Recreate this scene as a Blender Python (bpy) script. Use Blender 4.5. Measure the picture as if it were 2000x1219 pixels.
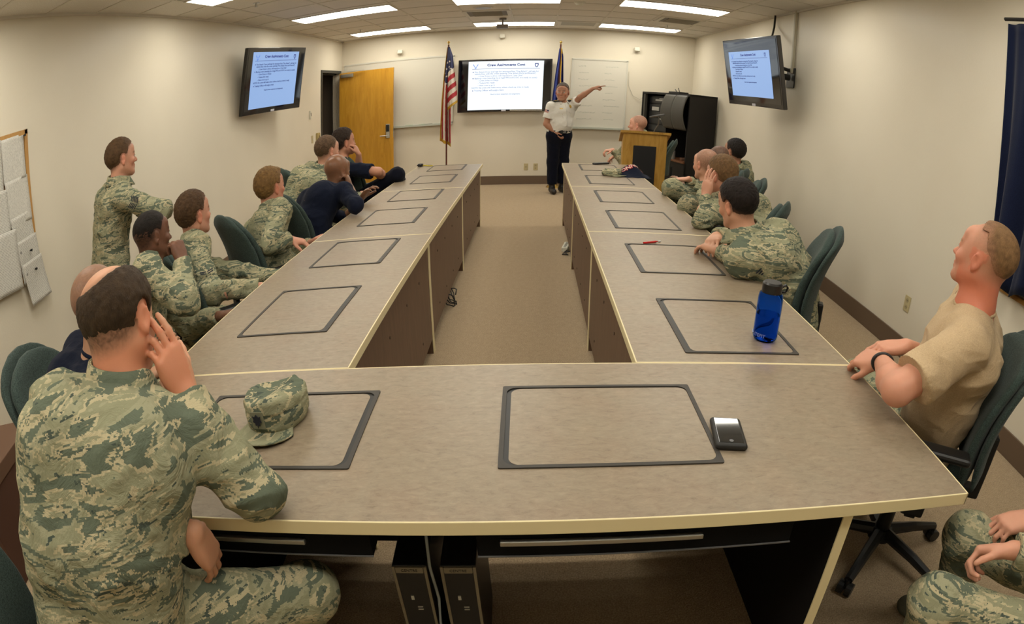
import bpy, bmesh, math, random
import numpy as np
from mathutils import Vector, Matrix
for o in list(bpy.data.objects): bpy.data.objects.remove(o)
SC = bpy.context.scene
COL = SC.collection
PI = math.pi
R_ = math.radians

# ------------------------------------------------------------------ camera (fisheye lens, off-centre crop)
cd = bpy.data.cameras.new('camera'); cam = bpy.data.objects.new('camera', cd); COL.objects.link(cam); SC.camera = cam
cd.type = 'PANO'
cy_, cp_, cr_ = 0.160, -0.536, 0.065
_f = Vector((math.sin(cy_)*math.cos(cp_), math.cos(cy_)*math.cos(cp_), math.sin(cp_)))
_r = Vector((math.cos(cy_), -math.sin(cy_), 0)); _u = _r.cross(_f)
_rr = _r*math.cos(cr_)+_u*math.sin(cr_); _uu = -_r*math.sin(cr_)+_u*math.cos(cr_)
CAMP = Vector((0.093, -0.956, 1.523))
cam.matrix_world = Matrix(((_rr.x, _uu.x, -_f.x, CAMP.x), (_rr.y, _uu.y, -_f.y, CAMP.y), (_rr.z, _uu.z, -_f.z, CAMP.z), (0, 0, 0, 1)))
pc = cd if hasattr(cd, 'panorama_type') else cd.cycles
pc.panorama_type = 'FISHEYE_LENS_POLYNOMIAL'
pc.fisheye_fov = PI
for i, k in enumerate((0, -0.08289308, -0.000175444, 3.854484e-06, -1.852874e-06)):
    setattr(pc, 'fisheye_polynomial_k%d' % i, k)
cd.sensor_fit = 'HORIZONTAL'; cd.sensor_width = 20.0; cd.sensor_height = 12.19
cd.shift_x = -0.10231; cd.shift_y = 0.1795
cd.clip_start = 0.01

# ------------------------------------------------------------------ world, view
w = bpy.data.worlds.new('world'); SC.world = w; w.use_nodes = True
w.node_tree.nodes['Background'].inputs[0].default_value = (0.02, 0.02, 0.02, 1)
SC.view_settings.view_transform = 'Standard'; SC.view_settings.look = 'None'
SC.view_settings.gamma = 1; SC.view_settings.exposure = 0.26; SC.view_settings.use_curve_mapping = False
SC.cycles.max_bounces = 7; SC.cycles.diffuse_bounces = 4; SC.cycles.glossy_bounces = 3; SC.cycles.transmission_bounces = 8
SC.cycles.sample_clamp_indirect = 4.0
LAMP = 9.0           # fluorescent diffuser strength
LAMPC = (1.0, 0.95, 0.83)

# ------------------------------------------------------------------ room numbers
XL, XR, YF, YB, ZC, HB = -3.185, 2.65, 9.318, -2.4, 2.717, 0.147
XO, XI, XJ, XP = -1.219, -0.476, 0.408, 1.148      # outer-left, inner-left, inner-right, outer-right table edges
S1, S2, S3, S4, YE, ZT = 4.212, 2.466, 0.703, -0.024, 6.0, 0.74

# ------------------------------------------------------------------ helpers
def tag(o, label=None, cat=None, group=None, kind=None):
    if label: o['label'] = label
    if cat: o['category'] = cat
    if group: o['group'] = group
    if kind: o['kind'] = kind
    return o
def empty(name, loc=(0, 0, 0), rz=0, label=None, cat=None, group=None):
    o = bpy.data.objects.new(name, None); COL.objects.link(o); o.location = loc; o.rotation_euler = (0, 0, rz)
    o.empty_display_size = .1
    return tag(o, label, cat, group)
def mesh_obj(name, me, mats, parent=None, smooth=False, mat=None):
    if not isinstance(mats, (list, tuple)): mats = [mats]
    for m in mats: me.materials.append(m)
    if smooth: me.polygons.foreach_set('use_smooth', [True]*len(me.polygons))
    o = bpy.data.objects.new(name, me); COL.objects.link(o)
    if parent is not None: o.parent = parent
    if mat is not None: o.matrix_local = mat
    return o
class MB:
    """collects shapes of ONE object"""
    def __init__(s): s.bm = bmesh.new(); s.mi = 0
    def _fin(s, geom_verts, n0):
        s.bm.faces.ensure_lookup_table()
        for f in s.bm.faces[n0:]: f.material_index = s.mi
    def mat(s, i): s.mi = i; return s
    def box(s, lo, hi, bev=0, rot=None, seg=2):
        n0 = len(s.bm.faces)
        lo = Vector(lo); hi = Vector(hi); c = (lo+hi)/2; d = hi-lo
        M = Matrix.Translation(c) @ (rot.to_4x4() if rot is not None else Matrix.Identity(4)) @ Matrix.Diagonal((d.x, d.y, d.z, 1))
        r = bmesh.ops.create_cube(s.bm, size=1, matrix=M)
        if bev > 0:
            es = list({e for v in r['verts'] for e in v.link_edges})
            bmesh.ops.bevel(s.bm, geom=es, offset=min(bev, min(d)*.49), segments=seg, profile=.5, affect='EDGES')
        s._fin(None, n0); return s
    def cyl(s, a, b, r1, r2=None, n=20, caps=True):
        n0 = len(s.bm.faces); a = Vector(a); b = Vector(b); r2 = r1 if r2 is None else r2
        q = (b-a).to_track_quat('Z', 'Y').to_matrix().to_4x4()
        M = Matrix.Translation((a+b)/2) @ q
        bmesh.ops.create_cone(s.bm, cap_ends=caps, cap_tris=False, segments=n, radius1=r1, radius2=r2, depth=(b-a).length, matrix=M)
        s._fin(None, n0); return s
    def ball(s, c, r, n=16, sc=(1, 1, 1)):
        n0 = len(s.bm.faces)
        bmesh.ops.create_uvsphere(s.bm, u_segments=n, v_segments=max(6, n//2), radius=r, matrix=Matrix.Translation(c) @ Matrix.Diagonal((*sc, 1)))
        s._fin(None, n0); return s
    def tube(s, pts, r, n=8, closed=False):
        n0 = len(s.bm.faces); pts = [Vector(p) for p in pts]; rings = []
        L = len(pts)
        for i, p in enumerate(pts):
            if closed: t = pts[(i+1) % L]-pts[i-1]
            else: t = (pts[min(i+1, L-1)]-pts[max(i-1, 0)])
            t.normalize(); x = t.cross(Vector((0, 0, 1)))
            if x.length < 1e-3: x = t.cross(Vector((0, 1, 0)))
            x.normalize(); y = t.cross(x)
            ri = r[i] if isinstance(r, (list, tuple)) else r
            rings.append([s.bm.verts.new(p+x*ri*math.cos(2*PI*k/n)+y*ri*math.sin(2*PI*k/n)) for k in range(n)])
        for i in range(L if closed else L-1):
            a, b = rings[i], rings[(i+1) % L]
            for k in range(n): s.bm.faces.new((a[k], a[(k+1) % n], b[(k+1) % n], b[k]))
        if not closed: s.bm.faces.new(rings[0][::-1]); s.bm.faces.new(rings[-1])
        s._fin(None, n0); return s
    def prism(s, poly, z0, z1, M=None):
        """poly in xy, extruded z0..z1, optional matrix"""
        n0 = len(s.bm.faces); M = M or Matrix.Identity(4)
        a = [s.bm.verts.new(M @ Vector((x, y, z0))) for x, y in poly]; b = [s.bm.verts.new(M @ Vector((x, y, z1))) for x, y in poly]
        s.bm.faces.new(a[::-1]); s.bm.faces.new(b)
        for k in range(len(poly)): s.bm.faces.new((a[k], a[(k+1) % len(a)], b[(k+1) % len(a)], b[k]))
        s._fin(None, n0); return s
    def ring(s, outer, inner, z0, z1, M=None):
        """flat frame between two loops with the same vertex count"""
        n0 = len(s.bm.faces); M = M or Matrix.Identity(4)
        mk = lambda L, z: [s.bm.verts.new(M @ Vector((x, y, z))) for x, y in L]
        ot, it, ob, ib = mk(outer, z1), mk(inner, z1), mk(outer, z0), mk(inner, z0); n = len(outer)
        for k in range(n):
            j = (k+1) % n
            s.bm.faces.new((ot[k], ot[j], it[j], it[k])); s.bm.faces.new((ob[j], ob[k], ib[k], ib[j]))
            s.bm.faces.new((ob[k], ob[j], ot[j], ot[k])); s.bm.faces.new((ib[j], ib[k], it[k], it[j]))
        s._fin(None, n0); return s
    def grid(s, nu, nv, fn, closeu=False):
        n0 = len(s.bm.faces)
        V = [[s.bm.verts.new(fn(i/(nu-1 if not closeu else nu), j/(nv-1))) for j in range(nv)] for i in range(nu)]
        for i in range(nu if closeu else nu-1):
            for j in range(nv-1):
                a = V[i][j]; b = V[(i+1) % nu][j]; c = V[(i+1) % nu][j+1]; d = V[i][j+1]
                s.bm.faces.new((a, b, c, d))
        s._fin(None, n0); return s
    def build(s, name, mats, parent=None, smooth=False, mat=None, autosm=None):
        me = bpy.data.meshes.new(name); bmesh.ops.recalc_face_normals(s.bm, faces=s.bm.faces); s.bm.to_mesh(me); s.bm.free()
        o = mesh_obj(name, me, mats, parent, smooth, mat)
        if autosm is not None:
            me.polygons.foreach_set('use_smooth', [True]*len(me.polygons))
            try: me.set_sharp_from_angle(angle=R_(autosm))
            except Exception: pass
        return o
def copy_tree(o, parent=None):
    c = o.copy(); COL.objects.link(c); c.parent = parent
    for ch in list(o.children): copy_tree(ch, c)
    return c
def rrect(x0, y0, x1, y1, r, n=6):
    P = []
    for cx, cy, a0 in ((x1-r, y1-r, 0), (x0+r, y1-r, 90), (x0+r, y0+r, 180), (x1-r, y0+r, 270)):
        for k in range(n+1):
            a = R_(a0+90*k/n); P.append((cx+r*math.cos(a), cy+r*math.sin(a)))
    return P

# ------------------------------------------------------------------ materials
MATS = {}
def mat(name, col, rough=.5, metal=0, spec=.5, emit=None, es=1, coat=0, trans=0, ior=1.45, sheen=0):
    if name in MATS: return MATS[name]
    m = bpy.data.materials.new(name); m.use_nodes = True; b = m.node_tree.nodes['Principled BSDF']
    b.inputs['Base Color'].default_value = (*col, 1); b.inputs['Roughness'].default_value = rough; b.inputs['Metallic'].default_value = metal
    b.inputs['Specular IOR Level'].default_value = spec; b.inputs['IOR'].default_value = ior
    if emit: b.inputs['Emission Color'].default_value = (*emit, 1); b.inputs['Emission Strength'].default_value = es
    if coat: b.inputs['Coat Weight'].default_value = coat; b.inputs['Coat Roughness'].default_value = .05
    if trans: b.inputs['Transmission Weight'].default_value = trans
    if sheen: b.inputs['Sheen Weight'].default_value = sheen
    MATS[name] = m; return m
def N(m, t, **kw):
    n = m.node_tree.nodes.new(t)
    for k, v in kw.items(): setattr(n, k, v)
    return n
def LK(m, a, b): m.node_tree.links.new(a, b)
def coords(m, scale=(1, 1, 1), kind='Object', rot=(0, 0, 0)):
    tc = N(m, 'ShaderNodeTexCoord'); mp = N(m, 'ShaderNodeMapping'); mp.inputs['Scale'].default_value = scale; mp.inputs['Rotation'].default_value = rot
    LK(m, tc.outputs[kind], mp.inputs[0]); return mp.outputs[0]
def noise(m, vec, scale, detail=3, rough=.5, dist=0, out='Fac'):
    n = N(m, 'ShaderNodeTexNoise'); n.inputs['Scale'].default_value = scale; n.inputs['Detail'].default_value = detail
    n.inputs['Roughness'].default_value = rough; n.inputs['Distortion'].default_value = dist
    LK(m, vec, n.inputs['Vector']); return n.outputs[0 if out == 'Fac' else 1]
def ramp(m, fac, stops, interp='LINEAR'):
    r = N(m, 'ShaderNodeValToRGB'); r.color_ramp.interpolation = interp; e = r.color_ramp.elements
    while len(e) > 1: e.remove(e[-1])
    e[0].position = stops[0][0]; e[0].color = (*stops[0][1], 1)
    for p, c in stops[1:]:
        q = e.new(p); q.color = (*c, 1)
    LK(m, fac, r.inputs[0]); return r.outputs[0]
def mixc(m, fac, a, b):
    x = N(m, 'ShaderNodeMix'); x.data_type = 'RGBA'
    if hasattr(fac, 'is_linked'): LK(m, fac, x.inputs[0])
    else: x.inputs[0].default_value = fac
    for v, i in ((a, 6), (b, 7)):
        if hasattr(v, 'is_linked'): LK(m, v, x.inputs[i])
        else: x.inputs[i].default_value = (*v, 1)
    return x.outputs[2]
def bsdf(m): return m.node_tree.nodes['Principled BSDF']
def bump(m, h, strength=.3, dist=.01):
    b = N(m, 'ShaderNodeBump'); b.inputs['Strength'].default_value = strength; b.inputs['Distance'].default_value = dist
    LK(m, h, b.inputs['Height']); LK(m, b.outputs[0], bsdf(m).inputs['Normal']); return b

def m_wall():
    m = mat('wall_paint', (.72, .655, .53), .42, spec=.35); v = coords(m, (1, 1, 1))
    n = noise(m, v, 90, 3); LK(m, ramp(m, noise(m, v, 1.3, 2), [(.3, (.70, .64, .515)), (.7, (.74, .68, .555))]), bsdf(m).inputs['Base Color'])
    bump(m, n, .25, .002); return m
def m_ceil():
    m = mat('ceiling_tile', (.6, .57, .52), .9, spec=.1); v = coords(m)
    n = noise(m, v, 120, 4, .7)
    LK(m, ramp(m, n, [(.35, (.66, .62, .56)), (.6, (.78, .74, .67))]), bsdf(m).inputs['Base Color']); bump(m, n, .4, .003); return m
def m_carpet():
    m = mat('carpet', (.3, .24, .16), .95, spec=.05, sheen=.15); v = coords(m)
    a = noise(m, v, 170, 2, .8); b = noise(m, v, 28, 3, .6)
    c = ramp(m, a, [(.3, (.215, .150, .088)), (.52, (.40, .295, .180)), (.72, (.60, .46, .30))])
    LK(m, mixc(m, .22, c, ramp(m, b, [(.3, (.22, .165, .105)), (.7, (.44, .35, .235))])), bsdf(m).inputs['Base Color'])
    bump(m, a, .6, .006); return m
def m_lam():
    m = mat('desk_laminate', (.3, .24, .18), .36, spec=.5); v = coords(m)
    v2 = coords(m, (1, 2.2, 1))
    a = noise(m, v2, 30, 6, .74, .5); b = noise(m, v, 5, 3, .6)
    c = ramp(m, a, [(.30, (.135, .100, .066)), (.42, (.225, .175, .118)), (.6, (.290, .230, .158)), (.74, (.36, .29, .20))])
    c2 = ramp(m, b, [(.35, (.265, .190, .130)), (.55, (.265, .218, .155)), (.7, (.30, .222, .150))])
    LK(m, mixc(m, .35, c, c2), bsdf(m).inputs['Base Color']); return m
def wood(name, c0, c1, scale, rough=.4, axis=2, spec=.4):
    m = mat(name, c0, rough, spec=spec); s = [scale*7]*3; s[axis] = scale
    v = coords(m, s); a = noise(m, v, 1.6, 5, .62, .8)
    LK(m, ramp(m, a, [(.32, c0), (.68, c1)]), bsdf(m).inputs['Base Color']); return m
def fabric(name, c0, c1, sc=260, rough=.95):
    m = mat(name, c0, rough, spec=.1, sheen=.1); v = coords(m); a = noise(m, v, sc, 2, .7)
    LK(m, ramp(m, a, [(.35, c0), (.65, c1)]), bsdf(m).inputs['Base Color']); bump(m, a, .35, .003); return m
WALL = m_wall(); CEIL = m_ceil(); CARPET = m_carpet(); LAM = m_lam()
BROWN = wood('brown_panel', (.105, .058, .034), (.150, .086, .053), 3, .45)
CREAM = mat('cream_edging', (.74, .64, .38), .4)
OAK = wood('oak_veneer', (.36, .185, .028), (.52, .30, .06), 2.2, .4)
DOORW = wood('golden_door_veneer', (.47, .225, .018), (.60, .315, .035), 1.6, .33)
BLACK = mat('black_plastic', (.012, .012, .012), .42)
DARK = mat('dark_metal', (.02, .02, .021), .5)
GREYF = mat('frame_grey', (.040, .039, .032), .5)
BASEB = mat('brown_baseboard', (.135, .090, .058), .5)
WHITEP = mat('white_plastic', (.66, .63, .52), .4)
METAL = mat('brushed_metal', (.55, .54, .5), .3, metal=1)
TBAR = mat('ceiling_grid', (.66, .62, .54), .6)
GREEN = fabric('green_chair_fabric', (.026, .040, .036), (.062, .088, .078))
SCREENB = mat('screen_glass', (.004, .004, .005), .06, spec=.6, coat=.5)
LIGHTM = mat('diffuser_glow', (.9, .9, .9), .5, emit=LAMPC, es=LAMP)

# ------------------------------------------------------------------ room shell
def struct(name, mb, m, parent=None, **k):
    o = mb.build(name, m, parent, **k)
    if parent is None: o['kind'] = 'structure'
    return o
struct('floor', MB().box((XL-1.6, YB-.1, -.1), (XR+.1, YF+.1, 0)), CARPET)
struct('ceiling', MB().box((XL-.1, YB-.1, ZC), (XR+.1, YF+.1, ZC+.1)), CEIL)
DY0, DY1, DZ = 8.29, 9.20, 2.13
struct('wall_left', MB().box((XL-.12, YB-.1, 0), (XL, DY0, ZC)).box((XL-.12, DY1, 0), (XL, YF+.1, ZC)).box((XL-.12, DY0, DZ), (XL, DY1, ZC)), WALL)
struct('wall_front', MB().box((XL, YF, 0), (XR, YF+.1, ZC)), WALL)
WY0, WY1, WZ0, WZ1 = -.9, 1.55, .90, 2.25
struct('wall_right', MB().box((XR, YB-.1, 0), (XR+.12, WY0, ZC)).box((XR, WY1, 0), (XR+.12, YF+.1, ZC)).box((XR, WY0, 0), (XR+.12, WY1, WZ0)).box((XR, WY0, WZ1), (XR+.12, WY1, ZC)), WALL)
struct('wall_back', MB().box((XL, YB-.1, 0), (XR, YB, ZC)), WALL)
# corridor behind the door
DARKW = mat('corridor_paint', (.10, .08, .06), .8)
struct('wall_corridor', MB().box((XL-1.5, DY0-.9, 0), (XL-1.42, YF+.1, ZC)).box((XL-1.42, DY0-.9, 0), (XL-.12, DY0-.82, ZC)).box((XL-1.42, YF+.02, 0), (XL-.12, YF+.1, ZC)).box((XL-1.5, DY0-.9, ZC), (XL-.12, YF+.1, ZC+.08)), DARKW)
# ceiling grid bars
g = MB(); xs = [-3.185+.395+.0]
XLN = [-2.787, -2.177, -1.567, -.893, -.283, .327, .981, 1.591, 2.201]
YLN = [8.85-.61*k for k in range(0, 20)]
for x in XLN: g.box((x-.012, YB, ZC-.006), (x+.012, YF, ZC+.001))
for y in YLN: g.box((XL, y-.012, ZC-.0055), (XR, y+.012, ZC+.001))
g.box((XL, YB, ZC-.02), (XL+.022, YF, ZC)).box((XR-.022, YB, ZC-.02), (XR, YF, ZC)).box((XL, YF-.022, ZC-.02), (XR, YF, ZC))
struct('trim_1', g, TBAR)
bb = BASEB
struct('baseboard_front', MB().box((-2.1, YF-.012, 0), (XR, YF, HB), .004), bb)
struct('baseboard_right', MB().box((XR-.012, YB, 0), (XR, YF-.012, HB), .004), bb)
struct('baseboard_left', MB().box((XL, YB, 0), (XL+.012, DY0-.06, HB), .004), bb)
# door frame and door
df = MB().box((XL-.13, DY0-.05, 0), (XL+.015, DY0, DZ+.05), .003).box((XL-.13, DY1, 0), (XL+.015, DY1+.05, DZ+.05), .003).box((XL-.13, DY0, DZ), (XL+.015, DY1, DZ+.05), .003)
df.box((XL-.10, DY0, 0), (XL-.06, DY0+.015, DZ)).box((XL-.10, DY0, DZ-.015), (XL-.06, DY1, DZ))
struct('trim_2', df, GREYF)
DX0, DX1 = -3.145, -2.215
dr = struct('door_1', MB().box((DX0, 9.07, .012), (DX1, 9.115, 2.125), .002), DOORW)
hd = MB().box((-2.335, 9.045, .92), (-2.265, 9.07, 1.16), .008).build('lock_case', METAL, dr)
MB().box((-2.325, 9.036, 1.03), (-2.275, 9.046, 1.15), .004).build('keypad', BLACK, dr)
MB().cyl((-2.30, 9.045, .965), (-2.30, 9.0, .965), .012).cyl((-2.30, 9.005, .965), (-2.42, 9.005, .965), .009).build('door_handle', METAL, dr)
MB().box((-2.217, 9.077, .93), (-2.212, 9.108, 1.08)).cyl((-2.212, 9.09, 1.0), (-2.2, 9.09, 1.0), .008).build('latch', METAL, dr)
mb = MB()
for z in (.25, 1.08, 1.9): mb.cyl((DX0-.006, 9.118, z-.05), (DX0-.006, 9.118, z+.05), .008)
mb.build('hinge', METAL, dr)
cl = MB().box((DX0+.03, 9.03, 2.04), (DX0+.25, 9.07, 2.1), .004).box((DX0+.02, 9.02, 2.128), (DX0+.44, 9.035, 2.136)).box((DX0+.25, 9.0, 2.128), (DX0+.4, 9.012, 2.134)).build('door_closer', METAL, dr)

# ------------------------------------------------------------------ ceiling lights
rows = [8.62, 6.19, 3.76, 1.33, -0.62]  # last row: unseen, added off the regular spacing to light the near end
cols = [(-2.787, -1.567), (-.893, .327), (.981, 2.201)]
wh_r = ['nearest the front wall', 'second from the front wall', 'third from the front wall', 'above the near tables', 'at the back of the room']
wh_c = ['left', 'centre', 'right']
for i, yc in enumerate(rows):
    for j, (a, b) in enumerate(cols):
        hy = .235
        t = empty('ceiling_light', (0, 0, ZC), 0, 'white recessed fluorescent ceiling light in the %s column, %s' % (wh_c[j], wh_r[i]), 'ceiling light', 'recessed fluorescent ceiling lights')
        MB().ring([(a, yc-hy-.02), (b, yc-hy-.02), (b, yc+hy+.02), (a, yc+hy+.02)], [(a+.018, yc-hy), (b-.018, yc-hy), (b-.018, yc+hy), (a+.018, yc+hy)], -.012, -.001).build('light_frame', TBAR, t)
        MB().box((a+.018, yc-hy, -.009), (b-.018, yc+hy, -.003)).build('diffuser', LIGHTM, t)
# vents
def vent(x0, y0, x1, y1, label, slots=True):
    t = empty('ceiling_vent', ((x0+x1)/2, (y0+y1)/2, ZC), 0, label, 'vent', 'ceiling air vents'); hx = (x1-x0)/2; hy = (y1-y0)/2
    VG = mat('vent_grey', (.40, .37, .31), .6)
    MB().ring([(-hx, -hy), (hx, -hy), (hx, hy), (-hx, hy)], [(-hx+.05, -hy+.05), (hx-.05, -hy+.05), (hx-.05, hy-.05), (-hx+.05, hy-.05)], -.012, -.002).build('vent_frame', TBAR, t)
    MB().box((-hx+.05, -hy+.05, -.005), (hx-.05, hy-.05, -.002)).build('backing', mat('vent_dark', (.22, .20, .17), .8), t)
    if slots:
        for k in range(7):
            y = -hy+.08+k*(2*hy-.16)/6
            MB().box((-hx*.62, y-.012, -.014), (hx*.62, y+.012, -.006), rot=Matrix.Rotation(.5, 3, 'X')).build('slat', VG, t)
    else:
        MB().box((-hx+.05, -hy+.05, -.009), (hx-.05, hy-.05, -.006)).build('grille', VG, t)
vent(-.893, 7.05, -.283, 7.63, 'white slotted ceiling vent in front of the wall screen')
vent(1.63, 7.05, 2.2, 7.63, 'white slotted ceiling vent near the right-hand wall')
vent(.36, 8.24, .96, 8.8, 'plain grey ceiling grille beside the right flag', False)
sp = empty('ceiling_speaker', (-.6, 6.78, ZC), 0, 'round white speaker grille flush in the ceiling', 'speaker')
MB().cyl((0, 0, -.012), (0, 0, -.001), .115, .13, 32).build('speaker_ring', TBAR, sp)
MB().cyl((0, 0, -.015), (0, 0, -.011), .1, .1, 32).build('grille', mat('speaker_grille', (.42, .42, .45), .5), sp)
sm = empty('smoke_detector', (.53, 6.33, ZC), 0, 'round white smoke detector on the ceiling', 'smoke detector')
MB().cyl((0, 0, -.03), (0, 0, 0), .055, .07, 28).cyl((0, 0, -.045), (0, 0, -.03), .03, .045, 28).build('detector_body', WHITEP, sm)
for x, y, lb in ((-2.53, 4.45, 'small sprinkler head on the ceiling near the left wall'), (-2.49, 8.0, 'small sprinkler head beside the front-left ceiling light'), (1.89, 7.99, 'small sprinkler head beside the front-right ceiling light')):
    s = empty('sprinkler', (x, y, ZC), 0, lb, 'sprinkler', 'ceiling sprinklers')
    MB().cyl((0, 0, -.004), (0, 0, 0), .035).cyl((0, 0, -.04), (0, 0, 0), .009).cyl((0, 0, -.045), (0, 0, -.041), .016).build('sprinkler_head', METAL, s)
mb = MB().cyl((-.42, 7.93, ZC-.03), (-.42, 7.93, ZC), .05, .05).cyl((-.42, 7.93, ZC-.10), (-.42, 7.93, ZC-.03), .012).box((-.5, 7.88, ZC-.16), (-.34, 7.98, ZC-.1), .01)
tag(mb.build('ceiling_camera', mat('bracket_grey', (.2, .17, .15), .5)), 'small grey ceiling-hung sensor between the vent and the front light', 'sensor')

# ------------------------------------------------------------------ wall things at the front
def wboard(name, x0, x1, z0, z1, label, tray=True):
    t = empty(name, ((x0+x1)/2, YF, z0), 0, label, 'whiteboard'); hx = (x1-x0)/2; H = z1-z0
    WB = mat('whiteboard_surface', (.66, .63, .54), .22)
    MB().box((-hx, -.012, 0), (hx, -.002, H)).build('board', WB, t)
    fr = mat('whiteboard_frame', (.62, .60, .52), .35)
    MB().box((-hx-.015, -.02, -.015), (hx+.015, 0, .012)).box((-hx-.015, -.02, H-.012), (hx+.015, 0, H+.015)).box((-hx-.015, -.02, 0), (-hx+.01, 0, H)).box((hx-.01, -.02, 0), (hx+.015, 0, H)).build('board_frame', fr, t)
    if tray: MB().box((-hx, -.075, -.035), (hx, 0, -.012), .004).box((-hx, -.078, -.035), (hx, -.07, -.0), .003).build('pen_tray', mat('tray_alu', (.45, .47, .40), .4), t)
    return t
wl = wboard('whiteboard', -3.12, -1.27, 1.10, 2.26, 'wide whiteboard on the front wall behind the open door')
for k, (x, c) in enumerate(((-2.05, (.05, .25, .08)), (-1.92, (.6, .6, .55)), (-1.82, (.05, .25, .08)), (-1.72, (.02, .02, .02)))):
    mk = MB().cyl((x, YF-.055, 1.094), (x+.13, YF-.055, 1.094), .009).build('marker', mat('marker_%d' % k, c, .4))
    tag(mk, ['green dry-wipe marker nearest the door on the tray', 'white marker second from the door on the tray', 'green marker third from the door on the tray', 'black marker on the tray nearest the flag'][k], 'marker', 'markers on the whiteboard tray')
wr = wboard('whiteboard', .66, 1.54, 1.0, 2.18, 'whiteboard with faint handwriting on the front wall right of the standing man')
# faint handwriting
random.seed(4); mb = MB()
for r in range(9):
    for c in range(2):
        x = -.36+c*.42+random.random()*.06; z = 1.06-r*.115
        n = random.randint(3, 7); px = x
        for k in range(n):
            pts = [(px+i*.008, -.0132, z+random.uniform(-.011, .011)) for i in range(5)]
            mb.tube(pts, .0016, 4); px += .042
            if px > x+.34: break
mb.build('handwriting', mat('marker_ink', (.30, .36, .30), .6), wr)
for x, z, lb in ((-2.16, 2.40, 'small white motion sensor above the left whiteboard'), (-.49, 2.57, 'small white sensor high above the wall screen'), (1.68, 2.40, 'small white motion sensor above the right whiteboard')):
    s = empty('wall_sensor', (x, YF, z), 0, lb, 'sensor', 'white wall sensors'); 
    MB().box((-.045, -.085, -.04), (.045, -.03, .04), .015, Matrix.Rotation(-.3, 3, 'X')).build('sensor_body', WHITEP, s)
    MB().cyl((0, -.04, .0), (0, 0, -.01), .014).box((-.02, -.008, -.035), (.02, 0, .03), .003).build('bracket', WHITEP, s)
def outlet(name, x, z, label, duplex=True, M=None):
    t = empty(name, (0, 0, 0), 0, label, 'outlet'); t.matrix_world = M
    MB().box((-.036, -.006, -.058), (.036, 0, .058), .003).build('cover_plate', mat('almond_plate', (.52, .44, .25), .4), t)
    for dz in ((.025, -.025) if duplex else (0,)):
        MB().cyl((0, -.0085, dz), (0, -.005, dz), .016, n=20).build('socket', mat('almond_socket', (.42, .35, .2), .45), t)
        for sx in (-.006, .006): MB().box((sx-.0012, -.0092, dz-.005), (sx+.0012, -.0084, dz+.005)).build('slot', BLACK, t)
outlet('wall_jack', 0, 0, 'almond single jack plate on the front wall, left of the pair', False, Matrix.Translation((-.035, YF, .30)))
outlet('wall_outlet', 0, 0, 'almond double outlet on the front wall, right of the pair', True, Matrix.Translation((.125, YF, .30)))
outlet('wall_outlet', 0, 0, 'almond double outlet low on the right-hand wall', True, Matrix.Translation((XR, 2.50, .385)) @ Matrix.Rotation(-PI/2, 4, 'Z'))
ML = Matrix.Rotation(PI/2, 4, 'Z')
t = empty('card_reader', (XL, 7.75, 1.48), PI/2, 'small white intercom on the left wall near the door', 'intercom')
MB().box((-.03, -.02, -.065), (.03, 0, .065), .006).build('cover', WHITEP, t); MB().box((-.008, -.023, -.02), (.008, -.019, .03), .002).build('button', BLACK, t)
t = empty('light_switch', (XL, 7.83, 1.10), PI/2, 'almond light switch plate on the left wall, further from the door', 'light switch')
MB().box((-.036, -.006, -.058), (.036, 0, .058), .003).build('cover_plate', mat('almond_plate', (.5, .4, .2), .4), t); MB().box((-.005, -.016, -.012), (.005, -.005, .012), .002).build('toggle', WHITEP, t)
t = empty('thermostat', (XL, 8.05, 1.12), PI/2, 'tan square thermostat on the left wall beside the door frame', 'thermostat')
MB().box((-.055, -.035, -.06), (.055, 0, .06), .006).build('case', mat('tan_plastic', (.42, .33, .14), .4), t); MB().cyl((.01, -.04, .0), (.01, -.034, 0), .02).build('dial', mat('dial_brown', (.2, .15, .07), .4), t)

# ------------------------------------------------------------------ desks
SCREW = mat('screw_dark', (.05, .03, .02), .4)
def lid(parent, x0, y0, x1, y1, gap='+x', flip=1):
    """monitor lid: dark raised frame and laminate panel; local coordinates on the desktop"""
    fw = .0115; r = .026
    O = rrect(x0, y0, x1, y1, .006); I = rrect(x0+fw, y0+fw, x1-fw, y1-fw, r)
    MB().ring(O, I, ZT-.001, ZT+.0035).build('lid_frame', mat('lid_frame_black', (.035, .030, .024), .5), parent)
    g = {'+x': (0, 0, -.012, 0), '-x': (.012, 0, 0, 0)}[gap]
    MB().prism(rrect(x0+fw-.002, y0+fw-.002, x1-fw+.002, y1-fw+.002, r), ZT-.0006, ZT+.0004).build('lid_recess', BLACK, parent)
    MB().prism(rrect(x0+fw+g[0], y0+fw+.003, x1-fw+g[2], y1-fw-.003, r), ZT, ZT+.0012).build('lid_panel', LAM, parent)
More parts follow.
